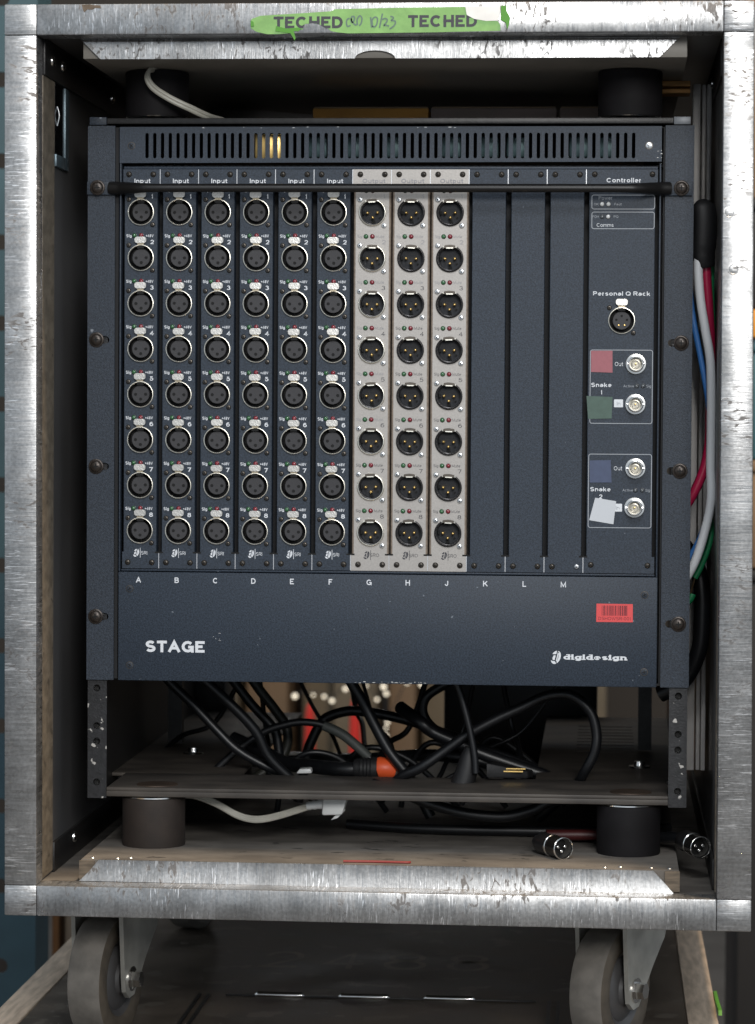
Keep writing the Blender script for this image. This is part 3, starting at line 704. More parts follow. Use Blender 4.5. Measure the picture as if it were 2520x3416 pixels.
for x, z in ((-4.2, .6), (4.2, .6), (-2.3, -3.6), (2.3, -3.6), (0, 3.6)): mb.lathe((x, 0, z), [(1.0, .68), (.95, .62), (0, .64)], 10)
mb.m(BRASS)
for x, z in ((-2.3, -3.6), (2.3, -3.6)): mb.lathe((x, 0, z), [(.55, .6), (0, .56)], 8)
M_F5 = mb.mesh('insert')
mb = MB().m(LATCH); mb.prism(rrect(-4.65, 4.65, 11.7, 16.7, 1.9), -3.0, -1.0); mb.m(mat('latch_neck', (.42, .36, .26), .4, metal=.9)); mb.prism([(-2.4, 10.2), (2.4, 10.2), (2.8, 11.8), (-2.8, 11.8)], -1.8, -.9)
M_FL = mb.mesh('latch')
# male socket
def male_shell(mt):
    mb = MB().m(mt); mb.lathe((0, 0, 0), [(10.95, .1), (10.95, -1.1), (10.8, -1.55), (10.5, -1.85), (10.15, -1.9), (9.85, -1.7), (9.72, -1.3), (9.7, .6)], 36)
    mb.m(BLACKM); mb.lathe((0, 0, 0), [(9.7, .5), (9.45, 2.4), (8.9, 2.6), (8.7, 8)], 32)
    mb.m(mat('bronze_tab', (.10, .085, .07), .4, metal=.5)); mb.prism([(-4.2, 8.3), (4.2, 8.3), (4.0, 10.4), (2, 10.75), (-2, 10.75), (-4.0, 10.4)], -1.9, -.4)
    mb.m(CHROME); mb.box(-2.7, 2.7, -1.98, -1.85, 7.9, 8.7)
    for sx in (-1, 1): mb.prism([(sx*4.3, 8.9), (sx*5.3, 8.3), (sx*5.7, 9.1), (sx*4.6, 9.8)], -1.85, -1.6)
    return mb.mesh('xlr_socket')
M_MC, M_MB = male_shell(CHROME), male_shell(BLACKM)
mb = MB().m(PLASTIC_M); mb.lathe((0, 0, 0), [(8.8, 7.6), (8.6, 7.2), (0, 7.2)], 28)
mb.box(-4.4, 4.4, 7.05, 7.3, 2.6, 2.9)
mb.m(HOLE); mb.prism([(-1.7, -8.0), (1.7, -8.0), (1.1, -5.6), (-1.1, -5.6)], 5.8, 7.3); mb.box(-8.2, -6.6, 3, 7.3, -1.2, 1.6); mb.prism([(5.0, -5.2), (6.3, -3.8), (5.3, -3.0), (4.3, -4.3)], 6.4, 7.3)
M_MI = mb.mesh('insert')
mb = MB().m(BRASS)
for x, z in ((-4.0, 0), (4.0, 0), (0, -3.85)): mb.lathe((x, 0, z), [(1.15, 7.2), (1.15, .7), (1.0, .1), (.6, -.35), (0, -.5)], 10)
M_MP = mb.mesh('contact_pins')
def tri_mark(mb, x, y, z0, z1): pass

CY = -.2                                                  # front face of the modules
def logo(mb, x, z, h, y):
    """slanted disc with a letter d cut through it"""
    k = h/10; sh = lambda a, b: (x+(a+.22*b)*k, z+b*k)
    def arc(rx, rz, a0, a1, n=10, ox=0): return [(ox+rx*math.cos(R(a0+(a1-a0)*i/n)), rz*math.sin(R(a0+(a1-a0)*i/n))) for i in range(n+1)]
    # right crescent
    o = arc(3.6, 5, -62, 78); i_ = arc(1.9, 4.1, 66, -50)
    mb.flat([sh(a, b) for a, b in o+i_], y)
    # top cap left of the stem
    mb.flat([sh(a, b) for a, b in arc(3.6, 5, 96, 150, 6)+[(-1.6, 2.3), (-.2, 2.4), (-.2, 4.2)]], y)
    # bowl and foot
    mb.flat([sh(a, b) for a, b in [(-1.9, 1.5), (-.4, 1.5), (-.4, -2.0), (-1.9, -2.0), (-2.5, -.4)]], y)
    mb.flat([sh(a, b) for a, b in arc(3.6, 5, 205, 292, 8)+[(-.2, -2.9), (-1.8, -2.8)]], y)
    mb.flat([sh(a, b) for a, b in [(.6, 4.2), (1.5, 4.1), (1.5, -2.6), (.6, -2.9)]], y)

def module_panel(name, xc, x0, x1, mt, edge, holes, narrow=13.0):
    mb = MB().m(mt)
    xl, xr = xc-narrow, xc+narrow
    if name == 'controller_module': xl, xr = x0+2.6, x1-2.4
    zt, zb = 171.5, -118.6
    poly = [(x0, -131.9), (x1, -131.9), (x1, zb), (xr, zb), (xr, zt), (x1, zt), (x1, 187.4), (x0, 187.4), (x0, zt), (xl, zt), (xl, zb), (x0, zb)]
    mb.prism(poly, CY, CY+1.4, holes)
    mb.m(edge)
    for sx, xe in ((-1, xl), (1, xr)):                    # folded edges
        prof = [(xe, CY), (xe+sx*.75, CY+.18), (xe+sx*1.35, CY+.7), (xe+sx*1.7, CY+1.7), (xe+sx*1.75, CY+12)] if name == 'output_module' else [(xe, CY), (xe+sx*.28, CY+.15), (xe+sx*.4, CY+.6), (xe+sx*.42, CY+12)]
        rows = [[mb.bm.verts.new((a, b, z)) for a, b in prof] for z in (zb-.02, zt+.02)]
        for i in range(len(prof)-1): mb.face((rows[0][i], rows[0][i+1], rows[1][i+1], rows[1][i]))
    return part(mb, name, unit)

jit = random.Random(21)
kinds = ['in']*6+['out']*3+['blank']*3
COLUMN_NAMES = 'ABCDEFGHJKLM'
for i, kd in enumerate(kinds):
    xs0, xs1 = -213.3+PITCH*i+.45-.45, -213.3+PITCH*(i+1)-.75
    if i == 0: xs0 = -212.9
    else: xs0 = -213.75+PITCH*i
    xs1 = -213.75+PITCH*(i+1)-.62
    xc = C0+SOX*i
    mt, edge = (SILVER, SILVER_E) if kd == 'out' else (PAINT, PAINT)
    hs = [circ(xc, z, 9.66 if kd == 'in' else 9.7, 24) for z in ROWS] if kd != 'blank' else []
    nm = {'in': 'input_module', 'out': 'output_module', 'blank': 'blank_module'}[kd]
    card = module_panel(nm, xc, xs0, xs1, mt, edge, hs, 12.9 if kd != 'out' else 13.2)
    for dx in (-9.8, 9.7):
        put('screw', M_SD, card, (xc+dx, CY, 183.4))
        put('screw', M_SS if (i == 11 and dx > 0) else M_SD, card, (xc+dx, CY, -126.9))
    if kd == 'blank': continue
    mb = MB().m(WHITE if kd == 'in' else INK_W)
    yl = CY-.1
    mb.text('Input' if kd == 'in' else 'Output', xc+1, 178.2, 3.5, yl, .012, xs=1.12)
    for k, z in enumerate(ROWS):
        put('screw', M_SM if kd == 'in' else M_SS, card, (xc-9.8, CY, z+10.1))
        put('screw', M_SM if kd == 'in' else M_SS, card, (xc+9.3, CY, z-9.9 if kd == 'in' else z-10.4))
        if kd == 'in':
            put('green_led', M_LG, card, (xc-5.3, CY, z+17.8)); put('red_led', M_LR, card, (xc+.3, CY, z+17.9))
            mb.m(WHITE).text('Sig', xc-9.7, z+17.6, 2.5, yl, .01, xs=.85); mb.text('+48V', xc+7.0, z+17.6, 2.3, yl, .01, w=6.2)
            mb.text(str(k+1), xc+8.9, z+12.7, 3.5, yl, .012, xs=1.2)
            so = put('xlr_socket', M_FR, unit, (xc, CY, z)); ins = put('insert', M_FI, so, (xc, CY, z)); la = put('latch', M_FL, so, (xc+jit.uniform(-.25, .25), CY+jit.uniform(-.3, .3), z+jit.uniform(-.2, .2))); ins.rotation_euler.y = jit.uniform(-.06, .06); la.rotation_euler.y = jit.uniform(-.02, .02); so.rotation_euler.x = jit.uniform(-.02, .02)
        else:
            put('green_led', M_LG, card, (xc-5.0, CY, z+17.4)); put('red_led', M_LR, card, (xc+.1, CY, z+17.4))
            worn = k < 3 or (i == 6 and k < 6)
            mb.m(INK_W if worn else INK).text('Sig', xc-9.9, z+17.4, 2.3, yl, 0, xs=.85); mb.text('Mute', xc+6.2, z+17.4, 2.3, yl, 0, xs=.9)
            mb.m(INK if k > 1 else INK_W).text(str(k+1), xc+9.1, z+12.9, 3.3, yl, 0, xs=1.25)
            so = put('xlr_socket', M_MC if i == 6 else M_MB, unit, (xc, CY, z)); so.rotation_euler.y = jit.uniform(-.05, .05); put('insert', M_MI, so, (xc, CY, z)); put('contact_pins', M_MP, so, (xc, CY, z))
    mb.m(WHITE if kd == 'in' else INK)
    logo(mb, xc-3.0, -119.4, 6.4, yl)
    mb.flat([(xc+.1, -115.4), (xc+.5, -115.4), (xc+.5, -123.2), (xc+.1, -123.2)], yl)
    mb.text('SRI' if kd == 'in' else 'SRO', xc+3.5, -119.4, 2.8, yl, .006, xs=.85)
    part(mb, 'lettering', card, fix=False, face_cam=True)
# bright bevels between neighbouring modules
BEV = mat('bare_bevel', (.62, .63, .65), .35, metal=.6)
for k in range(1, 13):
    x = -213.75+PITCH*k-.31
    for za, zb in ((172, 187.3), (-131.7, -119.5)): mb = MB().m(BEV); mb.box(x-.25, x+.25, CY-.25, CY+.6, za, zb); part(mb, 'divider_bevel', unit)
for k in range(1, 13):
    x = -213.75+PITCH*k-.31; mb = MB().m(HOLE); mb.box(x-3.3, x+3.3, CY-.06, CY+.5, -119.6, -118.3); part(mb, 'relief_notch', unit)

# controller module
x0, x1 = -213.75+PITCH*12, 212.7
hs = [circ(185.2, 68.3, 9.66, 24)]
card = module_panel('controller_module', 185, x0, x1, PAINT, PAINT, hs)
for dx, z in ((163, 183.6), (208.4, 183.6), (162.6, -125.2), (207.4, -125.4)): put('screw', M_SD, card, (dx, CY, z))
for dx, z in ((175.4, 78.4), (194.5, 58.6)): put('screw', M_SM, card, (dx, CY, z))
so = put('xlr_socket', M_FR, unit, (185.2, CY, 68.3)); put('insert', M_F5, so, (185.2, CY, 68.3)); put('latch', M_FL, so, (185.2, CY, 68.6))
yl = CY-.1
mb = MB().m(WHITE)
mb.text('Controller', 185.8, 178.9, 3.6, yl, .012, w=27); mb.text('Personal Q Rack', 185, 89.6, 3.4, yl, .012, w=45)
mb.m(WHITE_D)
for a, b, c, d in ((160.9, 210.3, 156.2, 167.2), (161, 210.1, 140.7, 153.8), (160.8, 209.8, -13, 45), (160.2, 209.8, -95.6, -37.4)): mb.ribbon(rrect(a, b, c, d, 1.6), .55, yl, True)
mb.text('Power', 171.6, 165.0, 2.8, yl, .004, xs=.9); mb.text('OK', 164.4, 160, 1.8, yl, .004); mb.text('Fault', 181.6, 160, 1.8, yl, .004)
mb.text('FOH', 164.0, 150.2, 1.9, yl, .004, xs=.9); mb.text('PQ', 180, 150.2, 1.9, yl, .004); mb.m(WHITE).text('Comms', 171.5, 143.6, 2.9, yl, .004, xs=.9)
for zz, n_ in ((17.4, '1'), (-65.2, '2')): mb.text('Snake', 169.7, zz, 3.4, yl, .012, w=16); mb.text(n_, 169.8, zz-5.8, 3.4, yl, .01, xs=1.1)
for zz in (34, -48.5): mb.text('Out', 183.4, zz, 3.2, yl, .004, xs=.85)
mb.m(WHITE_D)
for zz in (16.6, -65.8): mb.text('Active', 191.2, zz, 2.0, yl, .004, xs=.95); mb.text('Sig', 207, zz, 2.2, yl, .006, xs=.85)
mb.m(WHITE)
for zz in (2.9, -79.7): mb.flat(rrect(179.8, 186.9, zz-3.1, zz+3.1, .6), yl-.02)
mb.m(mat('grey_ink', (.25, .27, .3), .6))
for zz in (2.7, -79.8): mb.text('In', 183.4, zz, 2.9, yl-.06, .002)
part(mb, 'lettering', card, fix=False, face_cam=True)
for x, z, me in ((168.9, 160, M_LW), (174, 160, M_LW), (169, 150.1, M_LC), (173.8, 150.2, M_LW), (197.6, 16.7, M_LC), (202.6, 16.8, M_LC), (197.3, -65.8, M_LC), (202.7, -65.7, M_LC)): put('led', me, card, (x, CY, z))
mb = MB().m(STEEL); mb.lathe((0, 0, 0), [(8.2, .1), (8.2, -1.2), (7.9, -1.5), (6.6, -1.6), (6.5, -3.2), (5.9, -3.4), (5.9, -9.6), (5.6, -10), (5.2, -10), (5.1, -3)], 26)
for sx in (-1, 1): mb.rod((sx*5.7, -7.6, 0), (sx*6.9, -7.6, 0), .9, .9, 8)
M_BN = mb.mesh('bnc_socket')
mb = MB().m(mat('bnc_core', (.50, .47, .40), .35, metal=.5)); mb.lathe((0, 0, 0), [(5.1, -3), (3.7, -2.9), (3.6, -5.6), (2.6, -5.8), (2.5, -3.4), (0, -3.4)], 20)
mb.m(BRASS); mb.lathe((0, 0, 0), [(.7, -3.4), (.65, -6), (0, -6.2)], 8); M_BC = mb.mesh('contact_core')
for x, z in ((196.7, 34.1), (196.6, 2.3), (197.0, -48.4), (196.6, -79.5)):
    so = put('bnc_socket', M_BN, unit, (x, CY, z)); put('contact_core', M_BC, so, (x, CY, z))
for nm, mt, q in (('red_tape_square', ST_RED, [(161.3, 44.4), (178.2, 44.5), (178.4, 27.1), (161.4, 27.6)]), ('green_tape_square', ST_GRN, [(158.0, 8.6), (178.6, 7.9), (178.0, -9.1), (159.4, -9.6)]),
                  ('blue_tape_square', ST_BLU, [(160.9, -42.5), (177.6, -42.0), (178.5, -59.8), (161.2, -60)]), ('white_tape_square', ST_WHT, [(165.6, -72.0), (182.2, -74.6), (180.2, -92.9), (161.0, -89.8)])):
    mb = MB().m(mt); mb.prism(q[::-1], CY-.5, CY-.2); part(mb, nm, unit)
# printing on the lower panel and the asset label
yl = -2.5
mb = MB().m(WHITE)
for i, ch in enumerate(COLUMN_NAMES):
    mb = MB().m(WHITE); mb.text(ch, -199.2+30.93*i, -141, 4.5, yl, .012, xs=.92); part(mb, 'column_letter', unit, fix=False, face_cam=True)
mb = MB().m(WHITE); mb.text('STAGE', -169.3, -194.3, 9.4, yl, .038, w=47.6); part(mb, 'stage_lettering', unit, fix=False, face_cam=True)
mb = MB().m(WHITE); logo(mb, 135.6, -199, 10.6, yl); part(mb, 'emblem', unit, fix=False, face_cam=True)
mb = MB().m(WHITE); mb.text('digidesign', 166.6, -198.6, 4.3, yl, .038, w=50, serif=True); part(mb, 'maker_lettering', unit, fix=False, face_cam=True)
mb = MB().m(TAGR); mb.prism([(167.3, -170.4), (196.2, -170.4), (196.1, -156), (167.4, -155.9)], -2.75, -2.42); lab = part(mb, 'asset_label', unit)
mb = MB().m(TAGK); x = 171.6
rb = random.Random(3)
while x < 191.4:
    w_ = rb.choice((.3, .3, .55, .8)); mb.flat([(x, -165.3), (x+w_, -165.3), (x+w_, -157.3), (x, -157.3)], -2.8); x += w_+rb.choice((.3, .35, .6))
mb.text('DSHOWSR-001', 181.7, -167.6, 2.6, -2.8, .004, w=25.4); part(mb, 'label_print', lab, fix=False, face_cam=True)
for x, z, me in ((-206.1, 205.9, M_CD), (205.5, 205.9, M_CL)): put('screw', me, unit, (x, -2.4, z))
for x, z in ((-206.3, -148.2), (-206.1, -209.7), (205.3, -148.7), (205.5, -209.8)): put('screw', M_CD, unit, (x, -2.4, z))
# bare chips on the paint edges
mb = MB().m(mat('bare_chip', (.62, .62, .60), .5, metal=.4))
rc = random.Random(5)
for cx, cz, n_, sp in ((-160, -221.2, 0, 0), (-2, -221.0, 16, 26), (18, -221.2, 10, 14), (-100, 220.2, 6, 60), (40, 219.9, 5, 18), (213.6, 200, 6, 3), (-135, -187, 5, 4)):
    for j in range(n_):
        a, b = cx+rc.uniform(-sp, sp), cz+rc.uniform(-.5, .5)*(8 if sp < 6 else 1); w_, h_ = rc.uniform(.3, 2.2), rc.uniform(.2, .6)
        mb.flat([(a, b), (a+w_, b+rc.uniform(-.2, .2)), (a+w_*.8, b+h_), (a+w_*.1, b+h_*.8)], -2.46-.003*j)
part(mb, 'paint_chips', unit, fix=False, face_cam=True)

# lacing bar in front
mb = MB().m(PAINT_E); mb.box(-241.8, -218.4, -3.4, -.5, 166.9, 177.4, .4)
bar = solo(mb, 'cable_support_bar', 'thin black horizontal rod across the front of the rack just above the first socket row', 'rod', (-241.8, -2, 172))
mb = MB().m(PAINT_E); mb.box(217.6, 239.6, -3.4, -.5, 166.6, 177.6, .4); part(mb, 'end_tab', bar)
mb = MB().m(BAR)
P = smooth_path([(-223, -1.6, 172.2), (-214, -5, 172), (-206, -11, 171.7), (-197, -17, 171.3), (-186, -19.6, 171.1), (-150, -20, 171.1), (0, -20, 171.1), (150, -20, 171.1), (186, -19.6, 171.1), (197, -17, 171.3), (206, -11, 171.7), (213.5, -5, 172), (222, -1.6, 172.2)], 5)
rz = []
for p in P:
    t = min(1, max(0, (218-abs(p.x))/30)); rz.append(5.4-2.0*t)
mb.sweep(P, rz, 14, True); part(mb, 'rod', bar)

# ================================================================== CABLES
def cable(name, label, mt, pts, r, flat=None, cat='cable', group=None):
    mb = MB().m(mt); mb.cable(pts, r, 10, 6, flat); return solo(mb, name, label, cat, pts[0], group)
c1 = cable('black_cable', 'black cable arching low across the opening with a grey green label wrap', CABLE, [(-190, 160, -322), (-165, 150, -318), (-138, 150, -295), (-115, 150, -279), (-99, 150, -273), (-83, 150, -270), (-65, 150, -272), (-46, 150, -281), (-25, 150, -299), (-8, 150, -318)], 3.3)
mb = MB().m(GRYSLV); mb.cable([(-64, 149.6, -272.4), (-46, 149.6, -281), (-25, 149.6, -299)], 4.3, 10); part(mb, 'label_wrap', c1)
cable('black_cable', 'black cable arching in front of the two red posts', CABLE, [(-96, 255, -352), (-88, 250, -310), (-83, 250, -295), (-76, 250, -282), (-68, 250, -275), (-48, 250, -270), (-21, 250, -273), (6, 250, -279), (31, 250, -288), (60, 250, -299), (95, 250, -330)], 4.6)
cable('black_cable', 'thick black cable dropping straight and diagonally from the unit past the orange connector', CABLE, [(-60, 120, -190), (-49, 120, -213), (-37, 120, -234), (-28, 120, -249), (-17, 120, -270), (-5, 120, -291), (13, 120, -314), (30, 120, -345)], 4.7)
cable('black_cable', 'black cable falling steeply in front of the beige boxes left of the first red post', CABLE, [(-170, 200, -205), (-158, 200, -227), (-147, 200, -241), (-131, 200, -261), (-115, 200, -278), (-109, 200, -290), (-105, 200, -330)], 4.2)
cable('black_cable', 'olive black cable curling down beside the steep left cable', CABLE_G, [(-150, 220, -208), (-139, 220, -231), (-129, 220, -247), (-114, 220, -266), (-103, 220, -283), (-104, 220, -303), (-118, 215, -318), (-150, 210, -340)], 4.4)
cable('black_cable', 'shiny black cable running diagonally from the upper left down to the tray edge', CABLE, [(-206, 120, -215), (-193, 120, -233), (-173, 120, -252), (-152, 120, -274), (-134, 120, -291), (-111, 120, -304), (-92, 120, -312), (-60, 130, -335)], 4.0)
cable('black_cable', 'black cable slanting down just right of the shiny diagonal cable', CABLE, [(-185, 100, -205), (-170, 100, -221), (-140, 100, -248), (-117, 105, -273), (-104, 110, -298), (-70, 120, -330)], 4.4)
cable('black_cable', 'large black cable loop standing upright on the right side of the opening', CABLE, [(-12, 110, -330), (5, 88, -309), (23, 80, -299), (44, 80, -284), (62, 80, -271), (85, 80, -258), (106, 80, -248), (127, 80, -238), (146, 80, -237), (162, 80, -249), (168, 80, -266), (167, 80, -283), (159, 84, -300), (150, 100, -315), (120, 120, -345)], 4.3)
cable('black_cable', 'thick black cable sloping down to the right inside the large loop', CABLE, [(0, 170, -258), (18, 150, -268), (30, 150, -277), (51, 150, -286), (72, 150, -295), (99, 150, -304), (126, 150, -313), (146, 150, -325)], 5.6)
cable('black_cable', 'thin black lead hanging almost straight down across the large loop', CABLE, [(40, 60, -205), (48, 60, -217), (54, 60, -228), (59, 60, -242), (65, 60, -265), (69, 60, -286), (70, 60, -300)], 3.0)
cable('black_cable', 'black cable bent in a C shape before the boxes right of the red posts', CABLE, [(70, 205, -236), (45, 200, -238), (31, 200, -244), (20, 200, -253), (18, 200, -266), (27, 200, -279), (48, 200, -290), (80, 200, -300), (130, 205, -318)], 4.4)
cable('black_cable', 'black cable sagging below the tray edge above the floor between the mounts', CABLE, [(-15, 75, -312), (12, 60, -318), (30, 60, -325), (55, 60, -332), (76, 60, -335), (97, 60, -335), (118, 60, -329), (135, 64, -322), (190, 90, -321)], 4.6)
cable('black_cable', 'black cable lying along the dark floor behind the sagging cable', CABLE, [(-40, 120, -352), (20, 100, -352), (90, 96, -352), (160, 100, -352), (230, 130, -352)], 4.4)
cable('black_cable', 'black cable crossing low behind the tray bar toward the right side', CABLE, [(-150, 300, -322), (-60, 280, -318), (20, 230, -306), (70, 220, -310), (130, 250, -330)], 5.5)
rt_ = random.Random(9)
for k in range(9):
    x = -170+k*36+rt_.uniform(-10, 10); y = 210+rt_.uniform(0, 220); sp = rt_.uniform(-1, 1)
    cable('black_lead', 'thin black lead in the tangle behind the tray bar', CABLE, [(x-60*sp, y, -205), (x-30*sp, y+10, -238), (x+10*sp, y+20, -275-rt_.uniform(0, 15)), (x+50*sp, y+8, -300), (x+80*sp, y-20, -318-rt_.uniform(0, 12)), (x+125*sp, y-30, -335)], rt_.uniform(1.7, 2.8), group='thin leads in the tangle')
for k in range(4):
    x = -70+k*52; a = rt_.uniform(30, 46)
    cable('black_lead', 'thin black lead coiled in a low arch behind the tray bar', CABLE, [(x-a, 190+k*20, -352), (x-a*.8, 186+k*20, -318), (x-a*.3, 180+k*20, -300+k*3), (x+a*.4, 184+k*20, -304), (x+a, 190+k*20, -325), (x+a*1.5, 200+k*20, -352)], 2.6, group='coiled leads in the tangle')
mb = MB().m(CABLE); mb.cable([(-150, 215, -292), (-121, 200, -302), (-100, 180, -309), (-70, 150, -308), (-48, 132, -307.5), (-33, 130, -307)], 6.3, 12)
pc = solo(mb, 'power_cable', 'heavy black power cable ending in a connector with an orange front', 'power cable', (-150, 215, -292))
mb = MB().m(HEAT)
xs = [(-36, 7), (-33, 8.2), (-31, 8.2), (-30, 9), (-28, 8.4), (-27, 9.2), (-25, 8.6), (-24, 9.4), (-22, 8.8), (-21, 9.8), (-16, 10)]
mb.sweep([Vector((a, 129, -306)) for a, b in xs], [b for a, b in xs], 14); part(mb, 'strain_relief', pc)
mb = MB().m(ORANGE); P = [Vector((-16, 129, -306)), Vector((-14, 129, -305.5)), Vector((-6, 129, -306)), Vector((0, 129, -308))]
mb.sweep(P, [9.4, 10, 9.8, 6.5], 16, True, .95); part(mb, 'connector_front', pc)
# black connector lying on the tray to the right
mb = MB().m(HEAT); mb.sweep([Vector((58, 70, -313)), Vector((62, 70, -300)), Vector((64, 70, -287)), Vector((65, 70, -280))], [10, 9, 7, 4.5], 12)
solo(mb, 'black_plug', 'black moulded plug standing on the tray under the hanging thin lead', 'plug', (58, 70, -313))
mb = MB().m(HEAT); mb.hexa([(78, 78, -306), (112, 92, -308), (112, 92, -302), (78, 78, -294), (84, 96, -306), (116, 104, -308), (116, 104, -302), (84, 96, -294)], 1)
q = solo(mb, 'black_connector', 'flat black connector with bare brass contacts lying on the tray right of the plug', 'connector', (78, 78, -306))
mb = MB().m(BRASS); mb.box(92, 108, 83, 88, -301.6, -300.6); mb.box(94, 110, 84, 89, -299.4, -298.6); part(mb, 'contact', q)
# ivory cords
mb = MB().m(FLEX)
for dz in (-1.9, 0, 1.9): mb.cable([(x, y+dz*.25, z+dz*.8) for x, y, z in ((-195, 70, -324), (-175, 40, -320), (-162, 32, -318), (-153, 30, -319.5), (-139, 30, -325), (-122, 30, -334), (-107, 30, -337), (-90, 30, -334), (-64, 30, -325.5))], 1.5, 8)
wc = solo(mb, 'ivory_flat_cord', 'flat ivory cord sagging under the tray edge with a white plug', 'cord', (-172, 36, -311))
mb = MB().m(PLUGW); P = [Vector((-66+2.2*i, 30, -325.5+.35*i)) for i in range(8)]
mb.sweep(P, [3.4, 4.2, 3.8, 4.6, 4.2, 5.0, 4.6, 5.4], 12, True, .85)
mb.hexa([(-53, 22, -332), (-36, 20, -331), (-32, 21, -317.5), (-52, 23, -316.8), (-53, 40, -332), (-36, 40, -331), (-32, 40, -317.5), (-52, 40, -316.8)], 2)
mb.hexa([(-46, 25, -336), (-40, 24, -334), (-33.5, 24, -327), (-38, 25, -328), (-46, 28, -336), (-40, 28, -334), (-33.5, 28, -327), (-38, 28, -328)], .6)
part(mb, 'plug', wc)
mb = MB().m(PLUGW); mb.hexa([(-83, 108, -309), (-69.5, 108, -308.6), (-70.5, 108, -304.6), (-80, 108, -305), (-83, 120, -309), (-69.5, 120, -308.6), (-70.5, 120, -304.4), (-80, 120, -305)], 1.2)
solo(mb, 'white_adapter', 'small white moulded plug end peeking above the tray edge', 'plug', (-76, 114, -309))
mb = MB().m(FLEX)
for d in (-1.25, 1.25): mb.cable([(x+d*.5, y, z+d*.85) for x, y, z in ((-186, 10, 268), (-190.5, -8, 265.6), (-192, -12, 259), (-187, -12, 251), (-174, -12, 242.5), (-158, -8, 235), (-146, 6, 230), (-138, 30, 229))], 1.75, 8)
solo(mb, 'twin_flex_cable', 'ivory twin cable hanging in the dark gap above the unit, upper left', 'cord', (-203, 80, 275))
# multicore at the right side
mb = MB().m(HEAT); mb.sweep(smooth_path([(250, 34, 158.6), (250.5, 33, 158), (251.3, 32, 150), (251, 32, 135), (250.3, 33, 122), (251.5, 34, 112)], 4), [7.2, 9.6]+[10]*13+[9.4]*3+[8.6]*2+[7.6]*1, 18, True, .8)
mc = solo(mb, 'multicore_cable', 'bundle of white, crimson, blue and green cables under a black sleeve beside the right ear', 'cable', (251, 32, 158))
for nm, mt, r, pts in (('white_core', C_WHITE, 3.7, [(246.2, 30, 130), (246, 30, 110), (248, 30, 86), (252, 30, 62), (256.2, 30, 38), (257.4, 32, 10), (257.6, 34, -22), (257.5, 33, -48), (258, 30, -72), (254.5, 30, -94), (245.5, 30, -124), (231, 34, -150)]),
                       ('crimson_core', C_RED, 3.9, [(252.2, 35, 130), (252.4, 35, 110), (254.6, 36, 81), (256.6, 40, 55), (257.2, 44, 26), (257.2, 45, -5), (256.4, 42, -29), (252, 40, -51), (241, 40, -75), (226, 46, -95)]),
                       ('blue_core', C_BLUE, 2.6, [(238, 45, 120), (240.6, 45, 87), (244, 45, 65), (250.4, 45, 34), (256, 44, 2), (258, 42, -27), (258.2, 40, -58), (257, 42, -80), (250.6, 42, -104), (240, 44, -124), (228, 48, -140)]),
                       ('green_core', C_GREEN, 2.6, [(257, 42, 122), (256.8, 42, 96), (258, 42, 62), (258.2, 48, 14), (258.3, 50, -34), (258.3, 46, -82), (258, 40, -106), (251.5, 40, -126), (246, 40, -137)])):
    mb = MB().m(mt); mb.cable(pts, r, 12, 6); part(mb, nm, mc)
mb = MB().m(mat('bare_copper', (.6, .42, .25), .35, metal=1)); mb.cable([(246, 40, -137), (244, 40, -145), (242.8, 40, -150)], .8, 6); part(mb, 'bare_wire', mc)
cable('green_wire', 'short green wire stub with a frayed tip behind the right ear under the multicore', C_GREEN, [(244.5, 42, -150), (242, 42, -155), (237, 44, -158)], 3.0, cat='wire')
cable('black_snake_cable', 'thick black cable bulging out behind the lower right ear', CABLE, [(236, 90, -110), (248, 80, -128), (253, 76, -150), (253, 76, -185), (249, 78, -205), (238, 84, -225), (220, 90, -236)], 7.0)
# cable plugs on the floor
def xlr_plug(p_back, p_front, label, r=9.0):
    a, b = Vector(p_back), Vector(p_front); d = (b-a).normalized(); L = (b-a).length
    M = Matrix.Translation(b) @ Vector((0, -1, 0)).rotation_difference(d).to_matrix().to_4x4()
    o = None
    mb = MB().m(BLACKM); mb.lathe((0, 0, 0), [(r*.93, L*.38), (r*.95, L*.5), (r*.95, L*.8), (r*.6, L), (0, L)], 24)
    mb.m(mat('dark_nickel', (.09, .085, .08), .2, metal=.9)); mb.lathe((0, 0, 0), [(r*.94, 0), (r*.94, L*.42), (r*.97, L*.42)], 28)
    bmesh.ops.transform(mb.bm, matrix=M, verts=mb.bm.verts[:]); o = solo(mb, 'xlr_plug', label, 'plug', tuple(a))
    mb = MB().m(STEEL); mb.lathe((0, 0, 0), [(r*.95, 1.6), (r, 1.4), (r, .2), (r*.97, 0), (r*.92, 0), (r*.88, .6), (r*.87, 4)], 30); mb.lathe((0, 0, 0), [(r*.95, L*.38), (r, L*.39), (r, L*.43), (r*.95, L*.44)], 30)
    bmesh.ops.transform(mb.bm, matrix=M, verts=mb.bm.verts[:]); part(mb, 'rim', o)
    mb = MB().m(mat('nickel_inside', (.45, .43, .40), .3, metal=.9)); mb.lathe((0, 0, 0), [(r*.87, 3), (r*.86, 10)], 24); mb.m(HOLE); mb.lathe((0, 0, 0), [(r*.86, 10), (0, 10)], 24)
    mb.m(STEEL)
    for x, z in ((-3.2, 1), (3.2, 1), (0, -2.6)): mb.lathe((x, 0, z), [(1.1, 10), (1.1, 3.4), (0, 2.6)], 10)
    bmesh.ops.transform(mb.bm, matrix=M, verts=mb.bm.verts[:]); part(mb, 'socket', o)
xlr_plug((122, 14, -348.6), (143.5, -22, -348.6), 'black and nickel cable plug lying on the floor left of the right rubber mount')
xlr_plug((237, 26, -346), (251.5, -8, -348), 'black and nickel cable plug lying at the right wall behind the side rail')
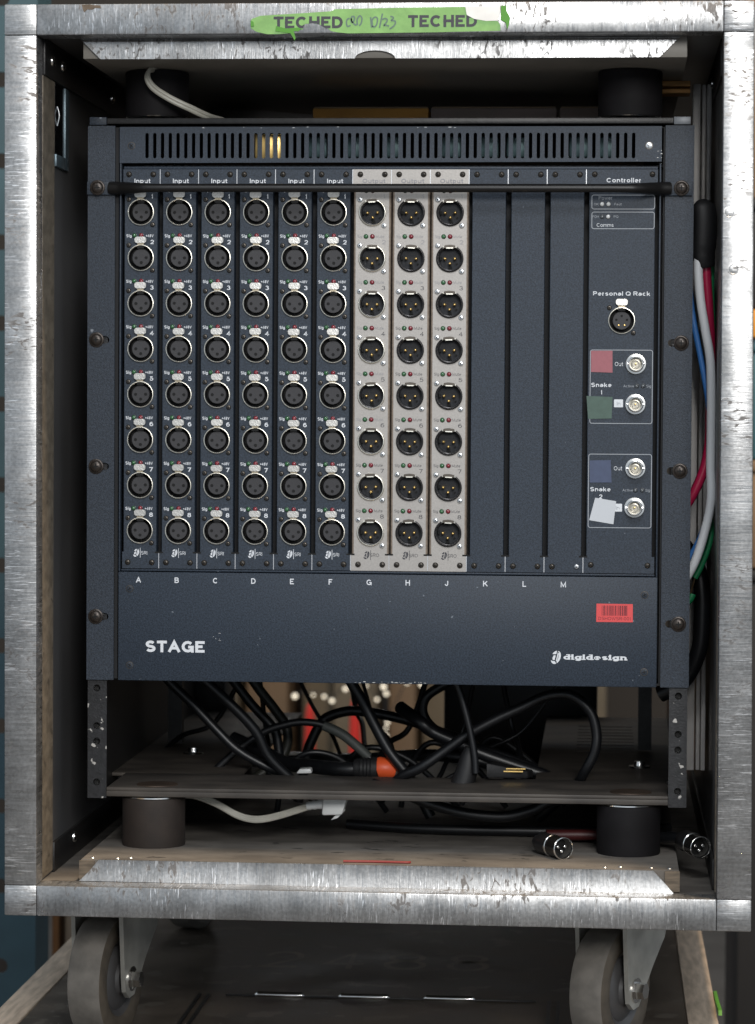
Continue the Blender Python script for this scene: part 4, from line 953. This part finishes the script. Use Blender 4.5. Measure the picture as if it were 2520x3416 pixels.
cable('dark_red_cable', 'dark red cable lying on the floor behind the right rubber mount', mat('dark_red_rubber', (.05, .006, .006), .5), [(128, 60, -350), (150, 64, -350), (185, 66, -350), (215, 70, -350)], 4.6)
cable('black_tail_cable', 'black cable tail leading to the plug at the right wall', CABLE, [(200, 60, -349), (218, 44, -348), (230, 34, -346), (238, 24, -346)], 4.6)
mb = MB().m(mat('red_cord', (.20, .018, .014), .5)); mb.cable([(-28, -58, -356.3), (-5, -57, -356.3), (21, -58, -356.3), (24, -56, -356.4)], 1.0, 8, 4)
solo(mb, 'red_string', 'thin red string lying along the front edge of the case floor', 'string', (-24, -62, -356))

# ================================================================== LOWER ROAD CASE
low = thing('lower_road_case', 'wide black road case under the casters with dusty edging and faded digits on its lid', 'road case', (-32, 300, -1150))
ZL = -514
mb = MB().m(LIDM); mb.box(-307, 246, -60, 640, ZL-6, ZL); part(mb, 'lid_panel', low)
mb = MB().m(EDGE); mb.box(-335, -307.4, -62, 642, ZL-40, ZL+1.5, 1.2); part(mb, 'edge_rail', low)
mb = MB().m(EDGE); mb.box(246.4, 272, -62, 642, ZL-40, ZL+1.5, 1.2); part(mb, 'edge_rail', low)
mb = MB().m(EDGE); mb.box(-307, 246, -62, -60.4, ZL-40, ZL+1.2, .4); part(mb, 'front_edge', low)
mb = MB().m(LAM); mb.box(-333, 270, -58, 640, -1148, ZL-41); part(mb, 'body', low)
mb = MB().m(RACKM); mb.box(-152, 118, 188.2, 192.2, ZL+.1, ZL+1.4, .5); part(mb, 'trim_seam', low)
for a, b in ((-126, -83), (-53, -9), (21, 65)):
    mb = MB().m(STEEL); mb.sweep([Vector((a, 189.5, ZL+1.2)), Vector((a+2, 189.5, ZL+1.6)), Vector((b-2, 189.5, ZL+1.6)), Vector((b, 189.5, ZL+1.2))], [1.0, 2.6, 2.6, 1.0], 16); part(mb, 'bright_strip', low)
for x0, sg in ((-176, 1), (128, -1)):
    for dx in (0, 8):
        mb = MB().m(RACKM); mb.hexa([(x0+dx-26*sg*0, 60, ZL+.05), (x0+dx+3, 60, ZL+.05), (x0+dx+3, 60, ZL+1.6), (x0+dx, 60, ZL+1.6), (x0+dx, 190, ZL+.05), (x0+dx+3, 190, ZL+.05), (x0+dx+3, 190, ZL+1.6), (x0+dx, 190, ZL+1.6)]); part(mb, 'lid_seam', low)
mb = MB().m(STENCIL)
for i, ch in enumerate('2488'):
    mb.text(ch, -122+i*58, 363, 82, ZL-.0, .0, w=40)
for vv in mb.bm.verts: vv.co = Vector((vv.co.x, vv.co.z, ZL+.25))
part(mb, 'stencil_digits', low, fix=True)
mb = MB().m(TAPE_D); mb.prism([(0, 0), (5, -3), (7, -30), (12, -60), (8, -62), (3, -28)], 0, 3)
for vv in mb.bm.verts: vv.co = Vector((272.2+vv.co.y, 250+vv.co.z*2, ZL-2+vv.co.x*.9))
part(mb, 'torn_tape', low)

# ================================================================== BACKGROUND
def struct(mb, name, loc=(0, 0, 0)):
    o = build(mb, name, None, loc); o['kind'] = 'structure'; return o
mb = MB().m(mat('warehouse_concrete', (.10, .095, .09), .7, var=.3, vscale=6)); mb.box(-6000, 6000, -6000, 7000, -1180, -1150); struct(mb, 'floor')
mb = MB().m(mat('warehouse_wall', (.055, .045, .036), .8, var=.4, vscale=1.2)); mb.box(-6000, 6000, 5200, 5300, -1150, 3600); struct(mb, 'wall')
TEAL = mat('teal_rack_steel', (.035, .082, .105), .5, var=.2, vscale=20)
mb = MB().m(TEAL); hs = [circ(-498, z, 9, 10) for z in range(-1080, 1500, 90)]
mb.prism([(-600, -1150), (-458, -1150), (-458, 1600), (-600, 1600)], 900, 906, hs); mb.box(-464, -458, 906.2, 980, -1150, 1600)
up1 = solo(mb, 'pallet_rack_upright', 'tall blue green steel upright with round holes left of the case', 'rack upright', (-530, 940, -1150))
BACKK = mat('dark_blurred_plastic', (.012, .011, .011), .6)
def crate(name, label, cat, mt, x0, x1, y0, y1, z0, z1, group=None, lid=None):
    mb = MB().m(mt); mb.box(x0, x1, y0, y1, z0, z1, 4)
    o = solo(mb, name, label, cat, ((x0+x1)/2, (y0+y1)/2, z0), group)
    mb = MB().m(lid or mt); mb.box(x0-4, x1+4, y0-4, y1+4, z1+.5, z1+14, 3); part(mb, 'lid', o); return o
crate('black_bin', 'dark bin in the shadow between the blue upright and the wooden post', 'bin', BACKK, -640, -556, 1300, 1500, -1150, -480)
mb = MB().m(mat('brown_post', (.14, .085, .05), .7, var=.3, vscale=20)); mb.box(-549, -531, 1480, 1530, -1150, -300, 2); solo(mb, 'wooden_post', 'narrow brown wooden post behind the left wheel', 'post', (-540, 1505, -1150))
mb = MB().m(mat('grey_post', (.17, .165, .16), .5, metal=.4)); mb.box(-528, -513, 1460, 1500, -1150, -300, 2); solo(mb, 'metal_post', 'narrow grey metal post beside the wooden post behind the left wheel', 'post', (-520, 1480, -1150))
# stacked boxes at the right and behind
CARD = mat('brown_cardboard', (.20, .13, .075), .8, var=.2, vscale=10); CARD2 = mat('beige_cardboard', (.17, .135, .09), .8, var=.2, vscale=8); TOTE = mat('teal_tote', (.035, .10, .12), .5)
mb = MB().m(mat('orange_rack_beam', (.62, .26, .03), .5, var=.2, vscale=20)); mb.box(330, 1100, 1180, 1230, 85, 118, 2)
bm_ = solo(mb, 'orange_rack_beam', 'orange steel rack beam at the right behind the case', 'rack beam', (700, 1205, 85))
mb = MB().m(TEAL); mb.box(1040, 1120, 1232, 1300, -1150, 1200, 2); part(mb, 'upright', bm_)
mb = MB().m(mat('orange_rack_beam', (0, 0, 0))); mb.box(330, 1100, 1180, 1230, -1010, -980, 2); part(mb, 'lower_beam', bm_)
crate('cardboard_box', 'brown cardboard box standing on the orange beam at the right', 'box', CARD, 336, 640, 1190, 1500, 250, 520)
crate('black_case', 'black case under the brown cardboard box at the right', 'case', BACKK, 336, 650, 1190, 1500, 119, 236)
crate('teal_tote', 'blue green storage tote below the orange beam at the right', 'tote', TOTE, 336, 640, 1190, 1500, -60, 68)
crate('wooden_crate', 'brown crate under the blue green tote at the right', 'crate', CARD, 336, 660, 1190, 1500, -190, -75)
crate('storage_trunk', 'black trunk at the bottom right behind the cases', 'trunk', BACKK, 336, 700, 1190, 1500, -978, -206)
# far pale boxes seen under the unit
xs = -800
rg = random.Random(11)
lab = ['tall beige carton far left behind the case', 'beige carton second from the left behind the case', 'beige carton behind the left red post', 'pale carton between the two red posts', 'pale carton behind the right red post', 'brown carton right of the red posts', 'dark brown carton seen through the cable loop', 'beige carton at the far right seen through the loop']
for i, w_ in enumerate((140, 95, 70, 96, 60, 120, 90, 160)):
    mt = (CARD2, CARD, CARD2, CARD2, CARD, CARD2, CARD, CARD2)[i]
    crate('carton', lab[i], 'carton', mt, xs, xs+w_, 4300+i % 3*60, 4700, -1150, (-500, -470, -520, -430, -560, -480, -500, -460)[i]); xs += w_+(18, 30, 12, 26, 14, 22, 30, 10)[i]
def marker(x, y, ztip, label):
    mb = MB().m(mat('marker_red', (.62, .020, .010), .5)); z0 = -1150
    mb.lathe((x, y, 0), [(0, ztip), (4, ztip-2), (7, ztip-8), (9.5, ztip-22), (12, ztip-90), (17, z0+24), (0, z0+24)], 28, axis='z')
    o = solo(mb, 'marker_post', label, 'marker post', (x, y, z0), 'slim red posts behind the case')
    mb = MB().m(mat('post_base', (.02, .02, .02), .7)); mb.box(x-60, x+60, y-60, y+60, z0, z0+23, 6); part(mb, 'base', o)
marker(-462, 4030, -645, 'left of the two slim red posts with rounded tips seen under the unit'); marker(-334, 3680, -594, 'right of the two slim red posts with rounded tips seen under the unit')
crate('added_dark_box', 'black box added to darken the view behind the large cable loop', 'box', CABLE, 14, 168, 610, 680, -357, -235)  # box added so the rear opening reads dark
crate('added_dark_side_box', 'black box added to darken the rear left behind the falling cables', 'box', CABLE, -262, -206, 600, 680, -357, -225)  # second box added, dark where shade falls at the left
# glowing beads added for the sparkle on wrapped goods behind
mb = MB().m(mat('glint_wire', (.02, .02, .02), .6))
glints = [(-337, -602), (-299, -604), (-293, -619), (-313, -632), (-248, -596), (-216, -598), (-411, -636), (-428, -627), (-452, -624), (-492, -627), (-382, -610), (-290, -681), (-293, -693), (-294, -711)]
bs = sorted(glints)
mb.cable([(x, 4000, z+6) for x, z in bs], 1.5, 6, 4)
ls = solo(mb, 'glint_string', 'added string of small glowing beads behind the red posts', 'glint string', (-300, 4000, -600))
em = bpy.data.materials.new('warm_glint'); em.use_nodes = True
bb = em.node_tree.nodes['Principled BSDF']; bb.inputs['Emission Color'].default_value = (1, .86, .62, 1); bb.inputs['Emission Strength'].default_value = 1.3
for i, (x, z) in enumerate(glints):
    mb = MB().m(em); r = 3.2+(i*7 % 4)*.8; mb.lathe((x, 3998, z), [(0, r), (r*.8, r*.6), (r, 0), (r*.8, -r*.6), (0, -r)], 10, axis='z'); part(mb, 'glint', ls)

# unseen tube lamp added at the back, sized so the lid's bright strips mirror it
mb = MB().m(mat('lamp_housing', (.6, .6, .6), .5)); mb.box(-790, -60, 5120, 5199, 330, 400, 4)
tl = solo(mb, 'added_tube_lamp', 'added short white tube lamp, unseen on the back wall', 'lamp', (-425, 5160, 330))
et = bpy.data.materials.new('lamp_glow'); et.use_nodes = True
b_ = et.node_tree.nodes['Principled BSDF']; b_.inputs['Emission Color'].default_value = (.95, .97, 1, 1); b_.inputs['Emission Strength'].default_value = 14
for z in (365,):
    mb = MB().m(et); mb.rod((-760, 5105, z), (-90, 5105, z), 9, 9, 12); part(mb, 'tube', tl)
